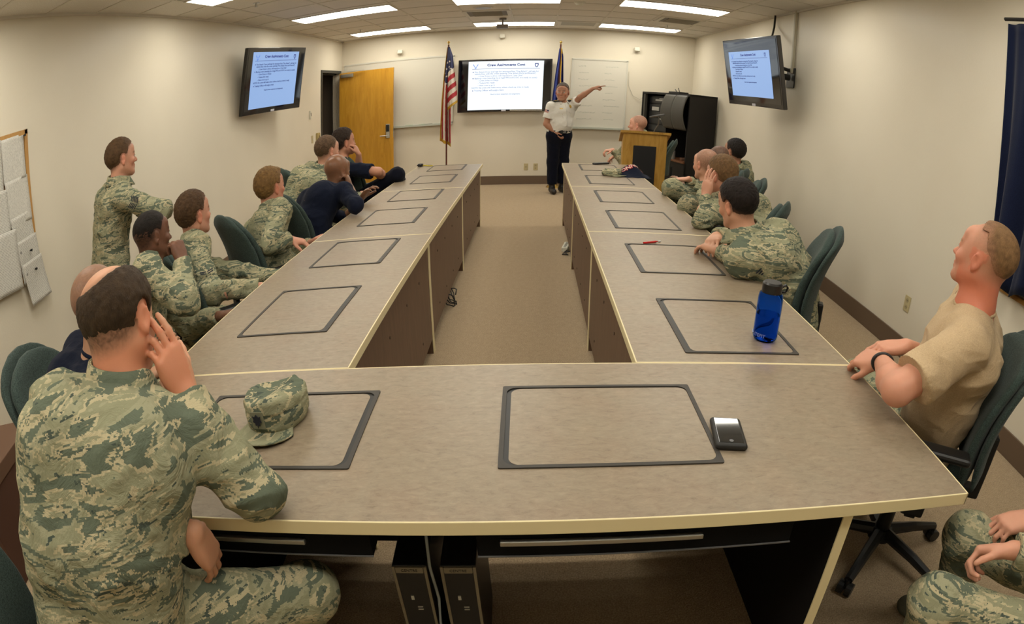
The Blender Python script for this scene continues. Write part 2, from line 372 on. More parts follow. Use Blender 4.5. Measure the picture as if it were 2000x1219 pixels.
def desk(y0, y1, side, lids, label):
    """one desk of a long row. side -1: left row (aisle at +x), +1: right row (aisle at -x). Local origin: centre at floor."""
    cx = (XO+XI)/2 if side < 0 else (XJ+XP)/2; D = XI-XO; L = y1-y0; h = L/2-.001; d = D/2
    t = empty('desk', (cx, (y0+y1)/2, 0), 0, label, 'desk', 'long desks in two rows')
    a = -side      # +x is the aisle for the left row
    MB().box((-d+.004, -h+.004, ZT-.03), (d-.004, h-.004, ZT)).build('desktop', LAM, t)
    e = MB().box((-d, -h, ZT-.032), (d, -h+.005, ZT+.0006), .0015).box((-d, h-.005, ZT-.032), (d, h, ZT+.0006), .0015).box((-d, -h, ZT-.032), (-d+.005, h, ZT+.0006), .0015).box((d-.005, -h, ZT-.032), (d, h, ZT+.0006), .0015)
    e.build('edge_band', CREAM, t)
    xa = a*(d-.03)
    mp = MB().box((min(xa, xa-a*.018), -h+.02, .10), (max(xa, xa-a*.018), h-.02, ZT-.055)).build('modesty_panel', BROWN, t)
    MB().box((min(xa, xa-a*.018)-.001, -h+.02, ZT-.055), (max(xa, xa-a*.018)+.001, h-.02, ZT-.048)).build('panel_edge', CREAM, t)
    for yy in (-.55, -.2, .2, .55):
        for z in (.55, .2): MB().cyl((xa, yy*L*.5/.9, z), (xa+a*.003, yy*L*.5/.9, z), .007, n=8).build('screw_cap', SCREW, mp)
    for sy in (-1, 1):
        yy = sy*(h-.014)
        ep = MB().box((-d+.06, yy-.013, 0), (d-.032, yy+.013, ZT-.032)) if a > 0 else MB().box((-d+.032, yy-.013, 0), (d-.06, yy+.013, ZT-.032))
        ep = ep.build('end_panel', BROWN, t)
        xx = a*(d-.031)
        MB().box((min(xx, xx+a*.004), yy-.013, 0), (max(xx, xx+a*.004), yy+.013, ZT-.034)).build('panel_edge', CREAM, ep)
    MB().box((-.25 if a > 0 else -.20, -h+.04, ZT-.14), (.20 if a > 0 else .25, h-.04, ZT-.032)).build('under_tray', BLACK, t)
    cyl = (y0+y1)/2
    for (la, lb) in lids:
        x0, x1 = (XO+.186, XI-.172) if side < 0 else (XJ+.170, XP-.170)
        lid(t, x0-cx, la-cyl, x1-cx, lb-cyl, '+x' if a > 0 else '-x')
    return t
desk(S3, S2, -1, ((1.01, 1.53), (1.88, 2.39)), 'brown laminate desk in the left row, nearest the end table')
desk(S2, S1, -1, ((2.80, 3.32), (3.665, 4.17)), 'brown laminate desk in the middle of the left row')
desk(S1, YE, -1, ((4.57, 5.10), (5.48, 5.97)), 'brown laminate desk in the left row, nearest the front wall')
desk(S3, S2, 1, ((.773, 1.295), (1.65, 2.185)), 'brown laminate desk in the right row carrying the blue bottle')
desk(S2, S1, 1, ((2.565, 3.12), (3.45, 3.99)), 'bare brown laminate desk in the middle of the right row')
desk(S1, YE, 1, ((4.37, 4.94), (5.34, 5.87)), 'brown laminate desk in the right row in front of the lectern')
# end table joining both rows
t = empty('end_table', ((XO+XP)/2, (S3+S4)/2, 0), 0, 'wide brown laminate table across the near end with two monitor lids', 'table')
cx, cyc = (XO+XP)/2, (S3+S4)/2; hx = (XP-XO)/2; hy = (S3-S4)/2-.001
MB().box((-hx+.004, -hy+.004, ZT-.03), (hx-.004, hy-.004, ZT)).build('tabletop', LAM, t)
MB().box((-hx, -hy, ZT-.034), (hx, -hy+.005, ZT+.0006), .0015).box((-hx, hy-.005, ZT-.034), (hx, hy, ZT+.0006), .0015).box((-hx, -hy, ZT-.034), (-hx+.005, hy, ZT+.0006), .0015).box((hx-.005, -hy, ZT-.034), (hx, hy, ZT+.0006), .0015).build('edge_band', CREAM, t)
for (a, b, c_, d_) in ((.014, .16, .532, .552), (-.874, .164, -.335, .544)): lid(t, a-cx, b-cyc, c_-cx, d_-cyc, '-x' if a > 0 else '+x')
for x in (-.885, .80):  # panels coloured near black to deepen the shade under the table
    ep = MB().box((x-cx-.013, -hy+.02, 0), (x-cx+.013, hy-.03, ZT-.034)).build('end_panel', mat('dark_laminate', (.008, .007, .007), .6, spec=.1), t)
    MB().box((x-cx-.013, -hy+.016, 0), (x-cx+.013, -hy+.02, ZT-.034)).build('panel_edge', CREAM, ep)
MB().box((-.87-cx, hy-.06, .10), (.785-cx, hy-.045, ZT-.034)).build('modesty_panel', MATS['dark_laminate'], t)
ALU = mat('aluminium_pull', (.34, .33, .29), .35, metal=.9)
for (x0, x1, h0, h1) in ((-.80, -.26, -.66, -.41), (-.03, .66, .02, .445)):  # trays made deep to keep light off the carpet below
    tr = MB().box((x0-cx, -hy+.015, ZT-.11), (x1-cx, .20, ZT-.045), .004).build('keyboard_tray', mat('tray_black', (.005, .005, .005), .7, spec=.08), t)
    MB().box((h0-cx, -hy+.002, ZT-.068), (h1-cx, -hy+.015, ZT-.056), .002).build('tray_handle', ALU, tr)
    MB().box((x0-cx, -hy+.012, ZT-.107), (x1-cx, -hy+.0155, ZT-.104)).build('tray_lip', mat('tray_grey', (.1, .1, .1), .4), tr)
# computer towers below the end table
def tower(x, label):
    t = empty('computer_tower', (x, .31, 0), 0, label, 'computer', 'black computer towers under the table')
    hw = .046
    MB().box((-hw, -.16, .0), (hw, .16, .455), .004).build('tower_case', BLACK, t)
    tb = mat('tower_trim', (.22, .19, .13), .4)
    MB().box((-hw, -.164, .0), (-hw+.008, -.158, .452), .001).build('side_trim', tb, t)
    MB().box((hw-.008, -.164, .0), (hw, -.158, .452), .001).build('side_trim', tb, t)
    cap = MB().box((-hw+.009, -.166, .432), (hw-.009, -.158, .452), .002).build('name_strip', tb, t)
    text_mesh('CENTRE', .012, mat('tower_letter', (.03, .03, .03), .5), Matrix.Translation((0, -.1665, .4385)) @ Matrix.Rotation(PI/2, 4, 'X'), t, 'lettering')
    MB().box((-.012, -.163, .33), (-.004, -.159, .345)).box((.0, -.163, .30), (.014, -.159, .303)).box((.0, -.163, .29), (.014, -.159, .293)).build('drive_marks', mat('white_mark', (.5, .5, .45), .5), t)
def text_mesh(body, size, m, M, parent, name, align='CENTER', bold=0, extrude=.0004):
    c = bpy.data.curves.new('txt', 'FONT'); c.body = body; c.size = size; c.align_x = align; c.extrude = extrude; c.offset = bold; c.resolution_u = 2
    o = bpy.data.objects.new('txt', c); COL.objects.link(o)
    dg = bpy.context.evaluated_depsgraph_get(); dg.update()
    me = bpy.data.meshes.new_from_object(o.evaluated_get(dg)); bpy.data.objects.remove(o)
    me.materials.clear(); me.name = name or 'text'
    me.transform(M)
    return mesh_obj(name, me, m, parent) if name else me
tower(-.232, 'slim black computer tower under the table, left of the pair')
tower(-.105, 'slim black computer tower under the table, right of the pair')
tag(MB().tube([(-.16, .12, .66), (-.165, .10, .5), (-.155, .09, .4), (-.165, .08, .28), (-.2, .07, .15), (-.19, .08, .01)], .004, 6).build('grey_cable', mat('cable_grey', (.25, .27, .27), .5), None, True), 'pale grey cable hanging between the two computer towers', 'cable')

# ------------------------------------------------------------------ office chairs (face +y locally)
def make_chair():
    t = empty('office_chair')
    def back(u, v, side):      # u across -1..1, v up 0..1
        w = .235*(1-.10*abs(v-.35)) * (1 if v < .62 else math.sqrt(max(0, 1-((v-.62)/.385)**2.6))*.97+.03*0 if v < 1 else 0)
        z = .50+.51*v; y = -.215-.11*v+.055*math.sin(PI*min(1, v*1.15))*(.8)+.03*(v**3)
        return w, y, z
    def shell(th0, off, sc):
        mb = MB()
        def fn(a, v):
            vv = min(v, .9999); w, y, z = back(0, vv, 0); w = max(w*sc, .004)
            ang = 2*PI*a; ca, sa = math.cos(ang), math.sin(ang)
            x = w*math.copysign(abs(ca)**.55, ca)
            th = th0*(1-.15*abs(ca))*math.copysign(abs(sa)**.6, sa)*min(1, (1-vv)*9+.12)**.5*min(1, vv*8+.3)**.5
            cup = .05*(x/.23)**2
            return Vector((x, y+off+th+cup, .50+(z-.50)*(sc*.985 if sc < 1 else 1)))
        mb.grid(36, 30, fn, True)
        me = mb
        bmesh.ops.holes_fill(me.bm, edges=[e for e in me.bm.edges if e.is_boundary], sides=0)
        return me
    shell(.030, 0, .97).build('backrest', GREEN, t, True)
    shell(.022, -.045, 1.0).build('back_shell', GREEN, t, True)
    mb = MB()
    def seat(a, b):
        th = PI*(b-.5); ang = 2*PI*a; c = math.cos(th); x = .245*math.copysign(abs(math.cos(ang))**.6, math.cos(ang)); y = .235*math.copysign(abs(math.sin(ang))**.6, math.sin(ang))
        return Vector((x*c**.35, y*c**.35+.02, .455+.045*math.sin(th)+(.0 if th < 0 else -.015*(1-c))))
    mb.grid(36, 14, seat, True); bmesh.ops.remove_doubles(mb.bm, verts=mb.bm.verts, dist=.0005)
    mb.build('seat', GREEN, t, True)
    MB().box((-.12, -.14, .385), (.12, .14, .415), .008).box((-.03, -.30, .36), (.03, -.1, .40), .006).box((-.03, -.315, .36), (.03, -.285, .62), .008).build('seat_plate', BLACK, t)
    for s in (-1, 1):
        a = MB().box((s*.285-.018, -.06, .40), (s*.285+.018, .02, .63), .008).box((min(s*.12, s*.29), -.04, .385), (max(s*.12, s*.29), .0, .405), .004).build('armrest', BLACK, t)
        MB().box((s*.285-.035, -.15, .625), (s*.285+.035, .12, .655), .014, seg=3).build('arm_pad', BLACK, a)
    MB().cyl((0, 0, .10), (0, 0, .25), .03).cyl((0, 0, .25), (0, 0, .39), .018).build('gas_column', BLACK, t)
    b = MB().cyl((0, 0, .075), (0, 0, .125), .05, .04)
    for k in range(5):
        a = 2*PI*k/5+.3; c, s_ = math.cos(a), math.sin(a)
        b.tube([(c*.03, s_*.03, .105), (c*.18, s_*.18, .09), (c*.31, s_*.31, .066)], [.026, .021, .017], 8)
    b.build('star_base', BLACK, t)
    for k in range(5):
        a = 2*PI*k/5+.3; c, s_ = math.cos(a), math.sin(a); p = Vector((c*.31, s_*.31, 0)); q = Vector((-s_, c, 0))
        MB().cyl(p+q*-.028+Vector((0, 0, .028)), p+q*-.006+Vector((0, 0, .028)), .027, n=16).cyl(p+q*.006+Vector((0, 0, .028)), p+q*.028+Vector((0, 0, .028)), .027, n=16).cyl(p+Vector((0, 0, .03)), p+Vector((0, 0, .07)), .01).build('castor', BLACK, t)
    return t
CH0 = make_chair(); _first = [True]
def chair(x, y, rz, label, h=1.0):
    o = CH0 if _first[0] else copy_tree(CH0); _first[0] = False
    o.scale = (1, 1, h); o.location = (x, y, 0); o.rotation_euler = (0, 0, R_(rz)); tag(o, label, 'office chair', 'green high-back office chairs'); return o

# ------------------------------------------------------------------ screens
SLW = mat('slide_white', (0, 0, 0), .3, emit=(.88, .96, 1.0), es=.95)
SLB = mat('slide_blue_white', (0.0, 0.0, 0.0), .3, emit=(.36, .55, .93), es=.68)
SLT = mat('slide_text_blue', (0, 0, 0), .3, emit=(.03, .05, .25), es=.8)
SLT2 = mat('slide_text_soft', (0, 0, 0), .3, emit=(.30, .36, .58), es=.8)
SLT3 = mat('slide_text_mid', (0, 0, 0), .3, emit=(.06, .11, .34), es=.6)
def slide(parent, w, h, bg, c1, c2, y, cxx, czz):
    """slide with its writing, in the local xz plane of a screen (facing -y), centre (cxx, czz)"""
    s = MB().box((cxx-w/2, y-.001, czz-h/2), (cxx+w/2, y, czz+h/2)).build('slide', bg, parent)
    RX = Matrix.Rotation(PI/2, 4, 'X')
    def tx(body, size, u, v, m, al='LEFT', bold=0, name='slide_line'):
        text_mesh(body, size*h, m, Matrix.Translation((cxx-w/2+u*w, y-.0022, czz+h/2-v*h)) @ RX, s, name, al, bold, .0003)
    tx('Crew Assignments Cont', .072, .5, .105, c1, 'CENTER', .0025*h, 'slide_title')
    for (u, v, sz, b) in ((.085, .235, .046, 'Fire Attack Crew (call sign for structure fires "Fire Attack", call sign for'), (.085, .275, .046, 'vehicle fires with the crews entering "Fire Attack Party and Rescue")'),
                          (.13, .32, .042, '– Crew Driver is driver, will respond as a Crew Chief'), (.085, .365, .046, 'Back-up crew (standing by at legal FPE and IC/OC are ready to assist)'),
                          (.13, .41, .042, '– Crew Driver in Charge'), (.13, .46, .042, '– Tankers RIC ready'), (.13, .51, .042, '– Next crew to go in'),
                          (.05, .56, .046, 'NOTE: No crew will make entry unless a back-up crew is ready'), (.085, .615, .046, 'Training Officer will assign crews'),
                          (.5, .695, .036, 'Need to know equipment and assignments')):
        tx(b, sz*.92, u, v, c2, bold=.0006, al='CENTER' if u == .5 else 'LEFT')
    bl = MB()
    for v in (.222, .352, .603): bl.prism([(cxx-w/2+(.065+.008*math.cos(a))*w, czz+h/2-v*h+.010*h*math.sin(a)) for a in [k*PI/4 for k in range(8)]], 0, .0005, Matrix(((1, 0, 0, 0), (0, 0, -1, y-.002), (0, 1, 0, 0), (0, 0, 0, 1))))
    bl.build('bullet_marks', c1, s)
    X = Matrix(((1, 0, 0, 0), (0, 0, -1, y-.002), (0, 1, 0, 0), (0, 0, 0, 1)))
    P = lambda L, ox, oz, k: [(cxx-w/2+ox*w+a*k*h, czz+h/2-oz*h+b*k*h) for a, b in L]
    MB().box((cxx-w*.45, y-.0024, czz+h/2-.162*h), (cxx+w*.45, y-.0016, czz+h/2-.155*h)).build('rule', c1, s)
    e = MB()       # winged star emblem
    for sg in (-1, 1):
        for L in ([(.02, -.1), (.28, .1), (.5, .62), (.36, .28), (.16, .02)], [(.05, -.02), (.36, .22), (.62, .75), (.56, .35), (.32, .02)]):
            e.prism(P([(sg*a, b) for a, b in L][::sg], .095, .105, .085), 0, .0005, X)
        e.prism(P([(sg*.02, -.15), (sg*.26, -.18), (sg*.18, -.42), (sg*.04, -.3)][::sg], .095, .105, .085), 0, .0005, X)
    e.prism(P([(0, -.66), (.12, -.5), (0, -.34), (-.12, -.5)], .095, .105, .085), 0, .0005, X)
    e.build('wing_emblem', mat(c1.name+'_logo', (0, 0, 0), .3, emit=(.05, .16, .62), es=1), s)
    sh = [(-.5, .6), (.5, .6), (.5, 0), (.3, -.45), (0, -.65), (-.3, -.45), (-.5, 0)]
    e = MB().ring(P(sh, .905, .095, .07), P([(a*.55, b*.6) for a, b in sh], .905, .095, .07), 0, .0005, X)
    e.build('shield_emblem', c1, s)
    return s
def tvset(name, W, H, M, label, sl, thick=.09, bez=.045, logo=True):
    t = empty(name, (0, 0, 0), 0, label, 'television'); t.matrix_world = M
    MB().box((-W/2, -thick*.45, -H/2), (W/2, .0, H/2), .006).box((-W*.42, 0, -H*.42), (W*.42, thick*.5, H*.42), .02).build('tv_case', mat('tv_piano_black', (.012, .010, .010), .16, coat=.4), t)
    MB().box((-W/2+bez, -thick*.45-.002, -H/2+bez*1.5), (W/2-bez, -thick*.45, H/2-bez)).build('glass_panel', SCREENB, t)
    slide(t, sl[0], sl[1], sl[4], sl[5], sl[6], -thick*.45-.003, sl[2], sl[3])
    if logo: MB().box((-.035, -thick*.45-.004, -H/2+.006), (.035, -thick*.45, -H/2+.03)).build('maker_badge', mat('badge_silver', (.55, .55, .6), .3), t)
    return t
# front screen
t = tvset('wall_screen', 1.50, .905, Matrix.Translation((-.42, YF-.075, 1.715)), 'large flat screen on the front wall showing a white slide of crew assignments', (1.20, .835, .015, .0, SLW, SLT, SLT2), .12, .03)
MB().box((.10, -.060, -.440), (.62, -.05, -.425)).build('shelf_strip', WHITEP, t)
def tv_matrix(c, yaw, tilt):
    n = Vector((math.cos(tilt)*math.cos(yaw), math.cos(tilt)*math.sin(yaw), -math.sin(tilt)))   # facing
    rt = Vector((0, 0, 1)).cross(n).normalized(); up = n.cross(rt)
    x = rt; yv = -n
    return Matrix(((x.x, yv.x, up.x, c[0]), (x.y, yv.y, up.y, c[1]), (x.z, yv.z, up.z, c[2]), (0, 0, 0, 1)))
tl = tvset('wall_television', 1.18, .78, tv_matrix((-2.955, 5.85, 2.0), -.22, .12), 'flat television high on the left wall, tilted down, showing a blue-tinted slide', (.92, .66, -.02, .005, SLB, SLT, SLT3), .10, .03)
tr = tvset('wall_television', 1.27, .745, tv_matrix((2.24, 5.13, 1.95), 3.25, .19), 'flat television high on the right wall, tilted down, with a cable above it', (.95, .50, -.02, -.02, SLB, SLT, SLT3), .10, .03)
# brackets belong to the televisions
tl_i = tl.matrix_world.inverted(); 
def bracket(tv, wallx, c):
    inv = tv.matrix_world.inverted(); d = 1 if wallx > 0 else -1
    mb = MB(); mb.tube([c+Vector((d*.04, 0, 0)), Vector((wallx-d*.03, c.y-.02, c.z))], .035, 8).box((wallx-.012 if d > 0 else wallx, c.y-.10, c.z-.11), (wallx if d > 0 else wallx+.012, c.y+.10, c.z+.11)).tube([c+Vector((d*.04, 0, .12)), Vector((wallx-d*.02, c.y, c.z+.08))], .02, 8)
    o = mb.build('wall_bracket', BLACK, tv); o.matrix_local = inv
bracket(tl, XL, Vector((-2.97, 5.86, 2.0))); bracket(tr, XR, Vector((2.30, 5.14, 1.95)))
tag(MB().tube([(2.40, 5.35, 2.34), (2.50, 5.4, 2.42), (2.60, 5.62, 2.56), (2.62, 5.66, 2.717)], .012, 8).build('tv_cable', BLACK, None, True), 'black cable running from the right television up to the ceiling', 'cable')
tag(MB().box((2.618, 5.08, 2.0), (2.648, 5.115, 2.717), .003).build('cable_conduit', mat('conduit', (.50, .46, .35), .5)), 'slim cream cable channel on the wall above the right television', 'cable channel')

# ------------------------------------------------------------------ flags
def flag_outline(layers, name, parent, fn_mat, mats, fringe):
    """each layer: rows of (z, x_left, x_right, y); builds one folded cloth"""
    mb = MB()
    for L in layers:
        nz, nx = 150, 46
        zs = [r[0] for r in L['rows']]
        V = []
        for i in range(nz+1):
            z = zs[0]+(zs[-1]-zs[0])*i/nz
            for k in range(len(zs)-1):
                if zs[k] >= z >= zs[k+1]: break
            f = (zs[k]-z)/(zs[k]-zs[k+1]+1e-9); a, b = L['rows'][k], L['rows'][k+1]
            x0 = a[1]+(b[1]-a[1])*f; x1 = a[2]+(b[2]-a[2])*f; yy = a[3]+(b[3]-a[3])*f
            row = []
            for j in range(nx+1):
                u = j/nx; sk = L['skew']*(u)*(i/nz)
                y = yy+(.02+.03*(i/nz))*math.sin(u*L['folds']*PI+L.get('ph', 0)+.6*math.sin(i/nz*3))
                row.append(mb.bm.verts.new((x0+(x1-x0)*u, y, z+sk)))
            V.append(row)
        for i in range(nz):
            for j in range(nx):
                f = mb.bm.faces.new((V[i][j], V[i][j+1], V[i+1][j+1], V[i+1][j])); f.material_index = fn_mat(L, (j+.5)/nx, (i+.5)/nz, f.calc_center_median())
    me = bpy.data.meshes.new(name); mb.bm.to_mesh(me); mb.bm.free()
    o = mesh_obj(name, me, mats, parent, True)
    so = o.modifiers.new('thickness', 'SOLIDIFY'); so.thickness = .003
    return o
def instar(px, pz, s):
    a = math.atan2(px, pz); r = math.hypot(px, pz); k = (a % (2*PI/5))-PI/5; k = abs(k)
    # 5-point star radius at angle
    return r < s*(.42+.58*max(0, (abs(k)/(PI/5)))**1.6)
FRED = mat('flag_red', (.38, .022, .03), .7); FWH = mat('flag_white', (.62, .56, .47), .7); FBL = mat('flag_navy', (.018, .022, .075), .7); FGO = mat('gold_fringe', (.50, .29, .02), .6)
def us_mat(L, u, v, c):
    if L['id'] == 0:
        if u < .09 or v > .965: return 3
        if c.z > 1.72-.25*(u-.5):
            for (sx, sz) in ((-.035, 2.16), (.0, 2.10), (-.015, 2.0), (-.045, 1.93), (-.01, 1.88), (-.05, 1.80), (-.02, 1.76)):
                if instar((c.x-sx), c.z-sz, .019): return 1
            return 2
        k = (u-.09)/.91*5.0+(c.z-1.2)*.9
        return 0 if int(math.floor(k)) % 2 == 0 else 1
    else:
        if v > .955-.0: return 3
        if c.z-.9*c.x > 1.93:
            for (sx, sz) in ((.035, 2.12), (.03, 2.03), (.055, 2.0)):
                if instar((c.x-sx), c.z-sz, .018): return 1
            return 2
        k = (c.z-.9*c.x-1.93)/.083
        return 0 if int(math.floor(k)) % 2 == 0 else 1
def flagstand(x, y, label, cat='flag'):
    t = empty('flag_on_pole', (x, y, 0), 0, label, 'flag')
    MB().cyl((0, 0, .0), (0, 0, .03), .14, .12, 28).cyl((0, 0, .03), (0, 0, .10), .05, .02).build('stand_base', mat('brass', (.5, .33, .1), .3, metal=1), t)
    MB().cyl((0, 0, .08), (0, 0, 2.40), .013, n=12).build('pole', mat('dark_wood_pole', (.10, .025, .015), .35), t)
    MB().ball((0, 0, 2.44), .022).cyl((0, 0, 2.39), (0, 0, 2.43), .009).build('finial', mat('brass', (.5, .33, .1), .3, metal=1), t)
    return t
f1 = flagstand(-1.262, 8.62, 'red, white and blue striped flag with gold fringe on a pole left of the screen')
flag_outline([dict(id=0, folds=3.4, skew=-.10, rows=[(2.36, -.02, .025, .0), (2.2, -.035, .06, 0), (1.9, -.06, .075, 0), (1.5, -.085, .07, 0), (1.1, -.10, .07, 0), (.84, -.105, .075, 0)]),
              dict(id=1, folds=2.2, skew=.12, ph=1, rows=[(2.34, 0, .03, -.03), (2.2, .0, .075, -.045), (1.9, .005, .11, -.05), (1.6, .01, .15, -.05), (1.33, .015, .165, -.05)])],
             'flag_cloth', f1, us_mat, [FRED, FWH, FBL, FGO], None)
f2 = flagstand(.438, 8.98, 'dark blue flag with gold edging hanging from a pole behind the standing man')
FB2 = mat('flag_blue', (.012, .022, .16), .65)
flag_outline([dict(id=0, folds=5, skew=-.03, rows=[(2.33, -.02, .025, 0), (2.2, -.03, .05, 0), (1.9, -.06, .065, 0), (1.5, -.09, .085, 0), (.9, -.11, .11, 0)])],
             'flag_cloth', f2, lambda L, u, v, c: 1 if (abs(u-.62-.1*v) < .05 or v > .97 or (u > .55 and v < .06)) else 0, [FB2, FGO], None)

# ------------------------------------------------------------------ lectern
t = empty('lectern', (1.36, 6.25, 0), R_(-6), 'oak lectern with a black front panel at the end of the right desk row', 'lectern')
LW_, LD_ = .27, .22
def quad_prism(mb, pts8): 
    v = [mb.bm.verts.new(p) for p in pts8]
    for f in ((0, 1, 2, 3), (7, 6, 5, 4), (0, 4, 5, 1), (1, 5, 6, 2), (2, 6, 7, 3), (3, 7, 4, 0)): mb.bm.faces.new([v[i] for i in f])
    return mb
q = MB(); quad_prism(q, [(-.25, -.2, .04), (.25, -.2, .04), (.25, .24, .04), (-.25, .24, .04), (-.25, -.2, 1.12), (.25, -.2, 1.12), (.25, .24, .99), (-.25, .24, .99)])
q.build('lectern_body', OAK, t)
q = MB(); quad_prism(q, [(-.285, -.235, 1.12), (.285, -.235, 1.12), (.285, .28, .975), (-.285, .28, .975), (-.285, -.235, 1.148), (.285, -.235, 1.148), (.285, .28, 1.003), (-.285, .28, 1.003)])
q.build('reading_top', OAK, t)
MB().box((-.29, -.245, 0), (.29, .285, .05), .004).build('lectern_base', OAK, t)
MB().box((-.13, -.212, .08), (.13, -.2, .97), .012).build('front_inlay', mat('black_inlay', (.006, .006, .007), .6), t)
g = MB()
for k in range(4): g.box((.2495, -.10+k*.075, .16), (.2515, -.094+k*.075, .86-.06*k*.3))
g.build('side_grooves', mat('groove_light', (.68, .50, .22), .4), t)
mb = MB().cyl((.10, .16, 1.02), (.10, .16, 1.045), .022).tube([(.10, .16, 1.04), (.13, .15, 1.14), (.16, .12, 1.20), (.165, .08, 1.27), (.15, .05, 1.31)], .007, 8)
mb.cyl((.05, .02, 1.295), (.22, .07, 1.335), .011, .013)
mic = mb.build('gooseneck_microphone', mat('mic_grey', (.08, .08, .08), .45), None, True)
mic.matrix_world = Matrix.Translation((1.36, 6.25, .02)) @ Matrix.Rotation(R_(-6), 4, 'Z')
tag(mic, 'grey gooseneck microphone standing on the oak lectern', 'microphone')

# ------------------------------------------------------------------ equipment cabinet
t = empty('equipment_cabinet', (1.965, 8.2, 0), R_(-72.9), 'tall black equipment cabinet with an open rack and bulging doors in the front-right corner', 'cabinet')
CB = mat('cabinet_black', (.006, .0045, .004), .55); CGY = mat('cabinet_grey', (.060, .056, .046), .5)
hw, dp, H = .73, .45, 1.66
MB().box((-hw, 0, 0), (-hw+.025, dp, H)).box((hw-.025, 0, 0), (hw, dp, H)).box((-hw, dp-.015, 0), (hw, dp, H)).box((-hw, 0, H-.03), (hw, dp, H)).box((.045, .02, .66), (.07, dp, H)).box((-hw, 0, 0), (hw, .02, .63)).build('cabinet_carcass', CB, t)
MB().box((-hw, -.03, .63), (hw-.02, dp-.02, .655), .004).build('worktop_shelf', mat('shelf_brown', (.16, .06, .022), .4), t)
r = MB().box((-hw+.03, .10, .66), (.045, dp-.03, 1.60))
rk = r.build('rack_body', mat('rack_dark', (.006, .006, .007), .5), t)
for k in range(8): MB().box((-hw+.10, .085, .70+k*.112), (.02, .105, .79+k*.112), .004).build('rack_unit', mat('rack_black', (.016, .016, .017), .35), rk)
for a, b, z, hh_ in ((-.42, -.10, 1.52, .025), (-.30, -.02, 1.55, .015), (-.52, -.30, 1.36, .06), (-.20, -.06, 1.36, .05), (-.28, -.16, 1.22, .02)): MB().box((a, .075, z), (b, .086, z+hh_)).build('rack_display', mat('rack_labels', (.42, .41, .38), .5), rk)
MB().box((-hw+.028, .01, .66), (-hw+.085, .05, H-.035)).build('rack_rail', CGY, t)
for a, b in ((.075, .385), (.395, .705)):
    mb = MB()
    mb.grid(12, 18, lambda u, v: Vector((a+(b-a)*u, -.005-.075*math.sin(PI*min(1, v*1.0))**.8, 1.625-.50*v)))
    me = bpy.data.meshes.new('cabinet_door'); mb.bm.to_mesh(me); mb.bm.free(); o = mesh_obj('cabinet_door', me, CGY, t, True); so = o.modifiers.new('s', 'SOLIDIFY'); so.thickness = .02
CMX = Matrix.Translation((1.965, 8.2, 0)) @ Matrix.Rotation(R_(-72.9), 4, 'Z')
mb = MB().cyl((0, 0, 0), (0, 0, .13), .036, .036, 24).build('travel_mug', mat('mug_steel', (.36, .34, .31), .3, metal=.6), None, autosm=30)
mb.location = CMX @ Vector((.30, .04, .656)); tag(mb, 'steel travel mug with black lid on the cabinet shelf', 'mug')
MB().cyl((0, 0, .13), (0, 0, .18), .037, .033, 24).build('mug_lid', BLACK, mb, autosm=30)
o = MB().box((-.10, -.06, 0), (.10, .06, .035), .006).tube([(-.02, .02, .02), (.01, .03, .05), (.05, .02, .02)], .008).build('desk_clutter', mat('clutter_brown', (.14, .07, .04), .5)); o.name = 'small_device'; o.location = CMX @ Vector((.48, .18, .656)); tag(o, 'small brown device on the cabinet shelf beside the steel mug', 'device')
o = MB().box((-.16, -.08, 0), (.16, .08, .03), .006).tube([(-.05, 0, .03), (-.11, 0, .07)], .006).tube([(.03, 0, .03), (-.02, 0, .09)], .006).build('antenna_box', BLACK); o.location = CMX @ Vector((.05, .2, H)); o.rotation_euler = (0, 0, R_(-73)); tag(o, 'small black antenna box on top of the cabinet', 'box')
tag(MB().tube([(1.57, YF-.02, 2.0), (1.58, YF-.02, 1.75), (1.66, YF-.02, 1.58), (1.78, YF-.03, 1.52), (1.86, YF-.05, 1.60)], .0035, 6).build('wall_wire', mat('wire_white', (.45, .42, .34), .5), None, True), 'thin pale wire looping on the wall beside the right whiteboard', 'wire')

# ------------------------------------------------------------------ bulletin board and papers (left wall)
t = empty('bulletin_board', (XL, 1.0, .95), 0, 'cork bulletin board with a light wood frame on the left wall', 'bulletin board')
OK2 = wood('board_frame_wood', (.42, .22, .06), (.50, .28, .09), 2, .4)
y0, y1, z1 = -.25, .98, .97
MB().box((.0, y0, 0), (.012, y1, z1)).build('cork', mat('cork', (.35, .22, .11), .9), t)
MB().box((.0, y0, -.0), (.022, y1, .04), .003).box((0, y0, z1-.035), (.022, y1, z1), .003).box((0, y1-.035, 0), (.022, y1, z1), .003).build('board_frame', OK2, t)
def m_paper(name, sc, th):
    m = mat(name, (.62, .60, .54), .7); v = coords(m, (1, 1, 1)); w_ = N(m, 'ShaderNodeTexWave'); w_.bands_direction = 'Z'; w_.inputs['Scale'].default_value = sc
    LK(m, v, w_.inputs[0]); n = noise(m, coords(m, (30, 60, 18)), 4, 2, .6)
    a = ramp(m, w_.outputs['Fac'], [(0, (0, 0, 0)), (.62, (0, 0, 0)), (.75, (1, 1, 1))]); b = ramp(m, n, [(th, (0, 0, 0)), (th+.05, (1, 1, 1))])
    x = N(m, 'ShaderNodeMath'); x.operation = 'MULTIPLY'; LK(m, a, x.inputs[0]); LK(m, b, x.inputs[1])
    LK(m, mixc(m, x.outputs[0], (.62, .60, .54), (.30, .29, .26)), bsdf(m).inputs['Base Color']); return m
PA = m_paper('typed_paper', 34, .42); PB = m_paper('list_paper', 55, .5)
